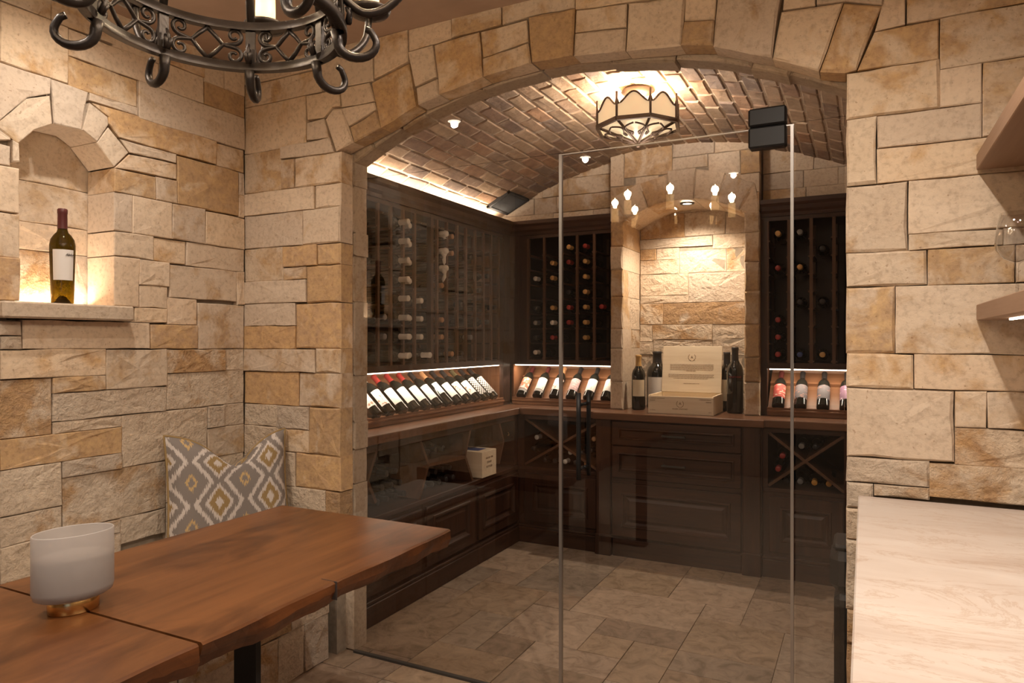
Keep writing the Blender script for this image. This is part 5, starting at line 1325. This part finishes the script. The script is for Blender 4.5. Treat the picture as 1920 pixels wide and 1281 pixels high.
MB().tube([(0, 0, .62), (0, 0, ZCEIL - CZ0 - .01)], .007, 8).build('stem', M['iron'], ch); MB().lathe([(0, ZCEIL - CZ0 - .035), (.05, ZCEIL - CZ0 - .03), (.06, ZCEIL - CZ0 - .002), (0, ZCEIL - CZ0 - .002)], 20).build('canopy', M['iron'], ch)

# ================================================================== TASTING ROOM FURNITURE
# ---- stone bench along the left wall with a seat cushion
XBF = -2.108
bn = empty('stone_bench', ((XW + XBF) / 2, 1.2, 0)); tag(bn, 'built-in limestone bench along the left wall behind the table', 'bench')
bc = -(XW + XBF) / 2
MB().box(XW + bc + .012, XBF + bc - .03, -1.2, YF - 1.2 - .012, .0, .40).build('core', M['mortar'], bn)
rB = random.Random(8)
def bench_stones():
    z = 0.0
    for h in (.205, .195):
        y = -.3
        while y < YF - .02:
            w_ = rB.uniform(.14, .32); w_ = YF - .014 - y if YF - .014 - y - w_ < .1 else w_
            s = stone(rect(y, y + w_, z, z + h), FX(XBF, 1), None, 'stone_rough', rB.uniform(-.006, .008), .05, relief=.007)
            s.parent = bn; s.location = s.location - Vector(bn.location); y += w_
        z += h
bench_stones()
MB().box(XW + bc + .013, XBF + bc + .01, -1.2, YF - 1.2 - .013, .40, .44, .006).build('seat_slab', M['stone_side'], bn)
cs = MB().box(-.24, .23, -1.0, .97, 0, .06, .022).build('seat_cushion', M['linen'], None, ((XW + XBF) / 2 + .005, 1.40, .441)); tag(cs, 'long pale linen cushion on the stone bench', 'cushion')

# ---- ikat pillow in the corner
def pillow():
    n = 28; Wp, Hp, T = .50, .49, .075; V = []; F = []; UV = []
    def edge(s, t):   # outline: pinched top with a chopped notch, slightly concave sides
        x = s * Wp / 2 * (1 - .045 * (1 - t * t)); z = t * Hp / 2 * (1 - .05 * (1 - s * s))
        if t > 0: z -= .185 * math.exp(-(abs(s - .08) / .40) ** 1.25) * t ** 2.4
        return x, z
    for side in (1, -1):
        for j in range(n + 1):
            for i in range(n + 1):
                s, t = -1 + 2 * i / n, -1 + 2 * j / n; x, z = edge(s, t)
                th = T * (max(0, (1 - s ** 4) * (1 - t ** 4))) ** .55 * (1 - .25 * math.exp(-((s - .08) / .22) ** 2) * max(0, t))
                V.append((x, -side * th, z)); UV.append((i / n, j / n))
    m_ = (n + 1) ** 2
    for b in (0, m_):
        for j in range(n):
            for i in range(n):
                q = (b + j * (n + 1) + i, b + j * (n + 1) + i + 1, b + (j + 1) * (n + 1) + i + 1, b + (j + 1) * (n + 1) + i); F.append(q if b == 0 else q[::-1])
    mb = MB().add(V, F, 0, True); me = mb.mesh('pillow', M['ikat'], fix=False); ul_ = me.uv_layers.new(name='UVMap')
    for lp in me.loops: ul_.data[lp.index].uv = UV[lp.vertex_index]
    loop = [edge(-1 + 2 * i / n, 1) for i in range(n)] + [edge(1, 1 - 2 * i / n) for i in range(n)] + [edge(1 - 2 * i / n, -1) for i in range(n)] + [edge(-1, -1 + 2 * i / n) for i in range(n)]
    return me, MB().tube([(x, 0, z) for x, z in loop], .005, 6, closed=True, up=(0, 1, 0)).mesh('piping', M['ikat'], fix=True)
me, pip = pillow()
pA, pB = Vector((-2.545, 1.93, 0)), Vector((-2.335, 2.335, 0)); pm = (pA + pB) / 2; ang = math.atan2((pB - pA).y, (pB - pA).x)
pw = link('throw_pillow', me, None, (pm.x, pm.y, .77), (-.16, 0, ang)); tag(pw, 'grey, white and gold ikat throw pillow with a chopped top in the bench corner', 'pillow')
link('piping', pip, pw)

# ---- live-edge table
tt = empty('dining_table', (-1.64, 1.0, 0)); tag(tt, 'live-edge wooden slab table on a black steel leg in front of the bench', 'table')
def slab(name, y0, y1, seed):
    r = random.Random(seed); n = 40; xb, xf, zt_, zb_ = -2.022 + 1.64, -1.252 + 1.64, .76, .700; V = []; F = []; FE = []
    ph = [r.uniform(0, 6) for _ in range(6)]
    for i in range(n + 1):
        y = y0 + (y1 - y0) * i / n; w1 = .006 * math.sin(y * 9 + ph[0]) + .004 * math.sin(y * 23 + ph[1]) + r.uniform(-.0015, .0015)
        w2 = .010 * math.sin(y * 11 + ph[2]) + .006 * math.sin(y * 31 + ph[3]); zz = .006 * math.sin(y * 13 + ph[4]) + r.uniform(-.003, .003)
        V += [(xb, y, zt_), (xf - .006 + w1 * .4, y, zt_), (xf + w1 * .5, y, zt_ - .005), (xf - .004 + w2 * .6, y, (zt_ + zb_) / 2 + zz), (xf - .020 + w2, y, zb_ + zz * .6), (xb, y, zb_)]
    for i in range(n):
        for k in range(6):
            q = (i * 6 + k, i * 6 + (k + 1) % 6, (i + 1) * 6 + (k + 1) % 6, (i + 1) * 6 + k); (FE if k in (2, 3) else F).append(q)
    F.append(list(range(6))); F.append([n * 6 + k for k in range(6)][::-1])
    mb = MB().add(V, F, 0); b0 = len(mb.f); mb.f += [list(f) for f in FE]; mb.m += [1] * len(FE); mb.sm += [False] * len(FE)
    return mb.build(name, [M['table'], M['table_edge']], tt)
s1 = slab('table_slab', 1.024 - 1.0, 2.02 - 1.0, 1); s2 = slab('table_slab', .0 - 1.0, 1.016 - 1.0, 2)
bx('crack', M['ink'], s1, -1.252 + 1.64 - .05, -1.252 + 1.64 + .0035, .441, .4435, .712, .7606)
for yy in (.25, -.72):
    lg = MB().box(.235, .31, yy - .008, yy + .008, 0, .70).box(-.34, -.265, yy - .008, yy + .008, 0, .70).box(-.34, .31, yy - .04, yy + .04, 0, .012).box(-.34, .31, yy - .04, yy + .04, .688, .70).build('steel_leg', M['black'], tt)

# ---- candle vessel on the table
cv_ = empty('oval_candle', (-1.680, 1.012, .7602), math.radians(72)); tag(cv_, 'large oval frosted glass candle on a brass base standing on the table', 'candle')
SXc, SYc = 1.0, .70
MB().lathe([(.052, 0), (.054, .002), (.054, .030), (.052, .032), (0, .032)], 40, sx=SXc, sy=.82).build('brass_base', M['brass'], cv_)
MB().lathe([(0, .033), (.070, .033), (.082, .040), (.086, .054), (.086, .186), (.0842, .188), (.0825, .186), (.0825, .056), (.076, .045), (0, .041)], 48, sx=SXc, sy=SYc).build('glass_cup', M['frosted'], cv_)
MB().lathe([(0, .042), (.074, .046), (.0815, .057), (.0815, .130), (.068, .134), (0, .134)], 40, sx=SXc, sy=SYc).build('wax', M['wax'], cv_)

# ---- bottle in the wall niche
nb_ = Vector((-2.632, 1.545, 1.5355)); fc = toward_cam(nb_) + .22
wb = MB().lathe([(0.0, .03), (.012, .026), (.026, .006), (.032, 0), (.036, .004), (.0375, .05), (.0415, .195), (.0415, .215), (.038, .235), (.028, .252), (.019, .262), (.0155, .274), (.0148, .33), (.0158, .331), (.0158, .346), (.0135, .348), (0, .348)], 32).build('wine_bottle', M['olive_glass'], None, nb_)
tag(wb, 'olive-green wine bottle with plain white label on the niche ledge', 'bottle')
MB().lathe([(.0163, .275), (.0157, .33), (.0167, .332), (.0167, .345), (.0145, .349), (0, .349)], 20, cap=False).build('capsule', M['cap_maroon'], wb)
mb = MB(); sg = 20
vs = []
for i in range(sg + 1):
    a = -1.02 + 1.75 * i / sg + fc
    for (r_, z) in ((.0393, .085), (.0420, .196)): vs.append((r_ * math.cos(a), r_ * math.sin(a), z))
mb.add(vs, [(2 * i, 2 * i + 2, 2 * i + 3, 2 * i + 1) for i in range(sg)], 0, True); mb.build('label', M['paper'], wb, fix=False)
an = fc + .30
text('lettering', 'Alpha', .012, M['ink'], wb, Matrix.Translation((.0424 * math.cos(an), .0424 * math.sin(an), .178)) @ Matrix.Rotation(an + PI / 2, 4, 'Z') @ Matrix.Rotation(PI / 2, 4, 'X'), shear=.5)

# ---- bar counter at the right
bc_ = empty('bar_cabinet', (.31, .6, 0)); tag(bc_, 'pale base cabinet under the stone counter at the right', 'cabinet')
bx('body', M['shelf_wood'], bc_, -.285, .305, -1.8, YF - .6 - .012, .0, .885); 
for i in range(4): ring_panel(-.28, .28, -.36, .36, DOORP).build('door', M['shelf_wood'], bc_, (-.286, -1.4 + i * .62, .47), (0, 0, -PI / 2)).scale = (.5, 1, 1)
ct = MB().box(-.018, XRW - .003, -1.3, YF - .009, .886, .927, .003).build('stone_counter', M['quartz']); tag(ct, 'creamy quartzite counter slab against the arch wall at the right', 'counter')
for (z0, z1, tx) in ((1.888, 1.933, 'upper floating oak shelf at the right edge'), (1.458, 1.503, 'lower floating oak shelf with under-shelf light at the right edge')):
    sh = empty('floating_shelf', (.45, 1.3, z0)); tag(sh, tx, 'shelf', 'floating oak shelves')
    bx('board', M['shelf_wood'], sh, .285 - .45, XRW - .45 - .002, -1.3, YF - 1.3 - .008, .0, z1 - z0, .002)
    if z0 < 1.8:
        bx('led_strip', M['white_led'], sh, .33 - .45, .338 - .45, -1.3, .87, -.005, .0)
        light('shelf_light', 'AREA', (-.116, -.1, -.008), 1.4, LEDC, sh, .01, 1.6, (0, 0, 0))
def wine_glass(x, y, z, tx):
    o = MB().lathe([(0, 0), (.036, 0), (.036, .002), (.006, .006), (.0035, .014), (.0035, .085), (.008, .094), (.03, .106), (.046, .128), (.048, .15), (.043, .19), (.037, .222), (.0362, .222), (.042, .19), (.0468, .15), (.0448, .128), (.029, .1075), (.006, .097), (0, .096)], 36).build('wine_glass', M['stemware'], None, (x, y, z)); tag(o, tx, 'glass', 'stemmed glasses on the shelf')
wine_glass(.345, 2.16, 1.5035, 'clear stemmed wine glass at the far end of the lower shelf'); wine_glass(.42, 2.08, 1.5035, 'clear stemmed wine glass at the very right edge of the lower shelf')
pt = onZ(1921, 972, .927)
MB_ = MB()
prof = []
for i in range(4): prof += [(.044 + .002 * i, .001 + i * .014), (.050, .004 + i * .014), (.050, .010 + i * .014), (.045, .0135 + i * .014)]
tag(MB_.lathe([(0, .0)] + prof + [(.040, .058), (.04, .02), (0, .02)], 32).build('ribbed_bowl', M['ceramic'], None, (.455, 2.318, .9272)), 'small white ribbed bowl at the back of the stone counter', 'bowl')
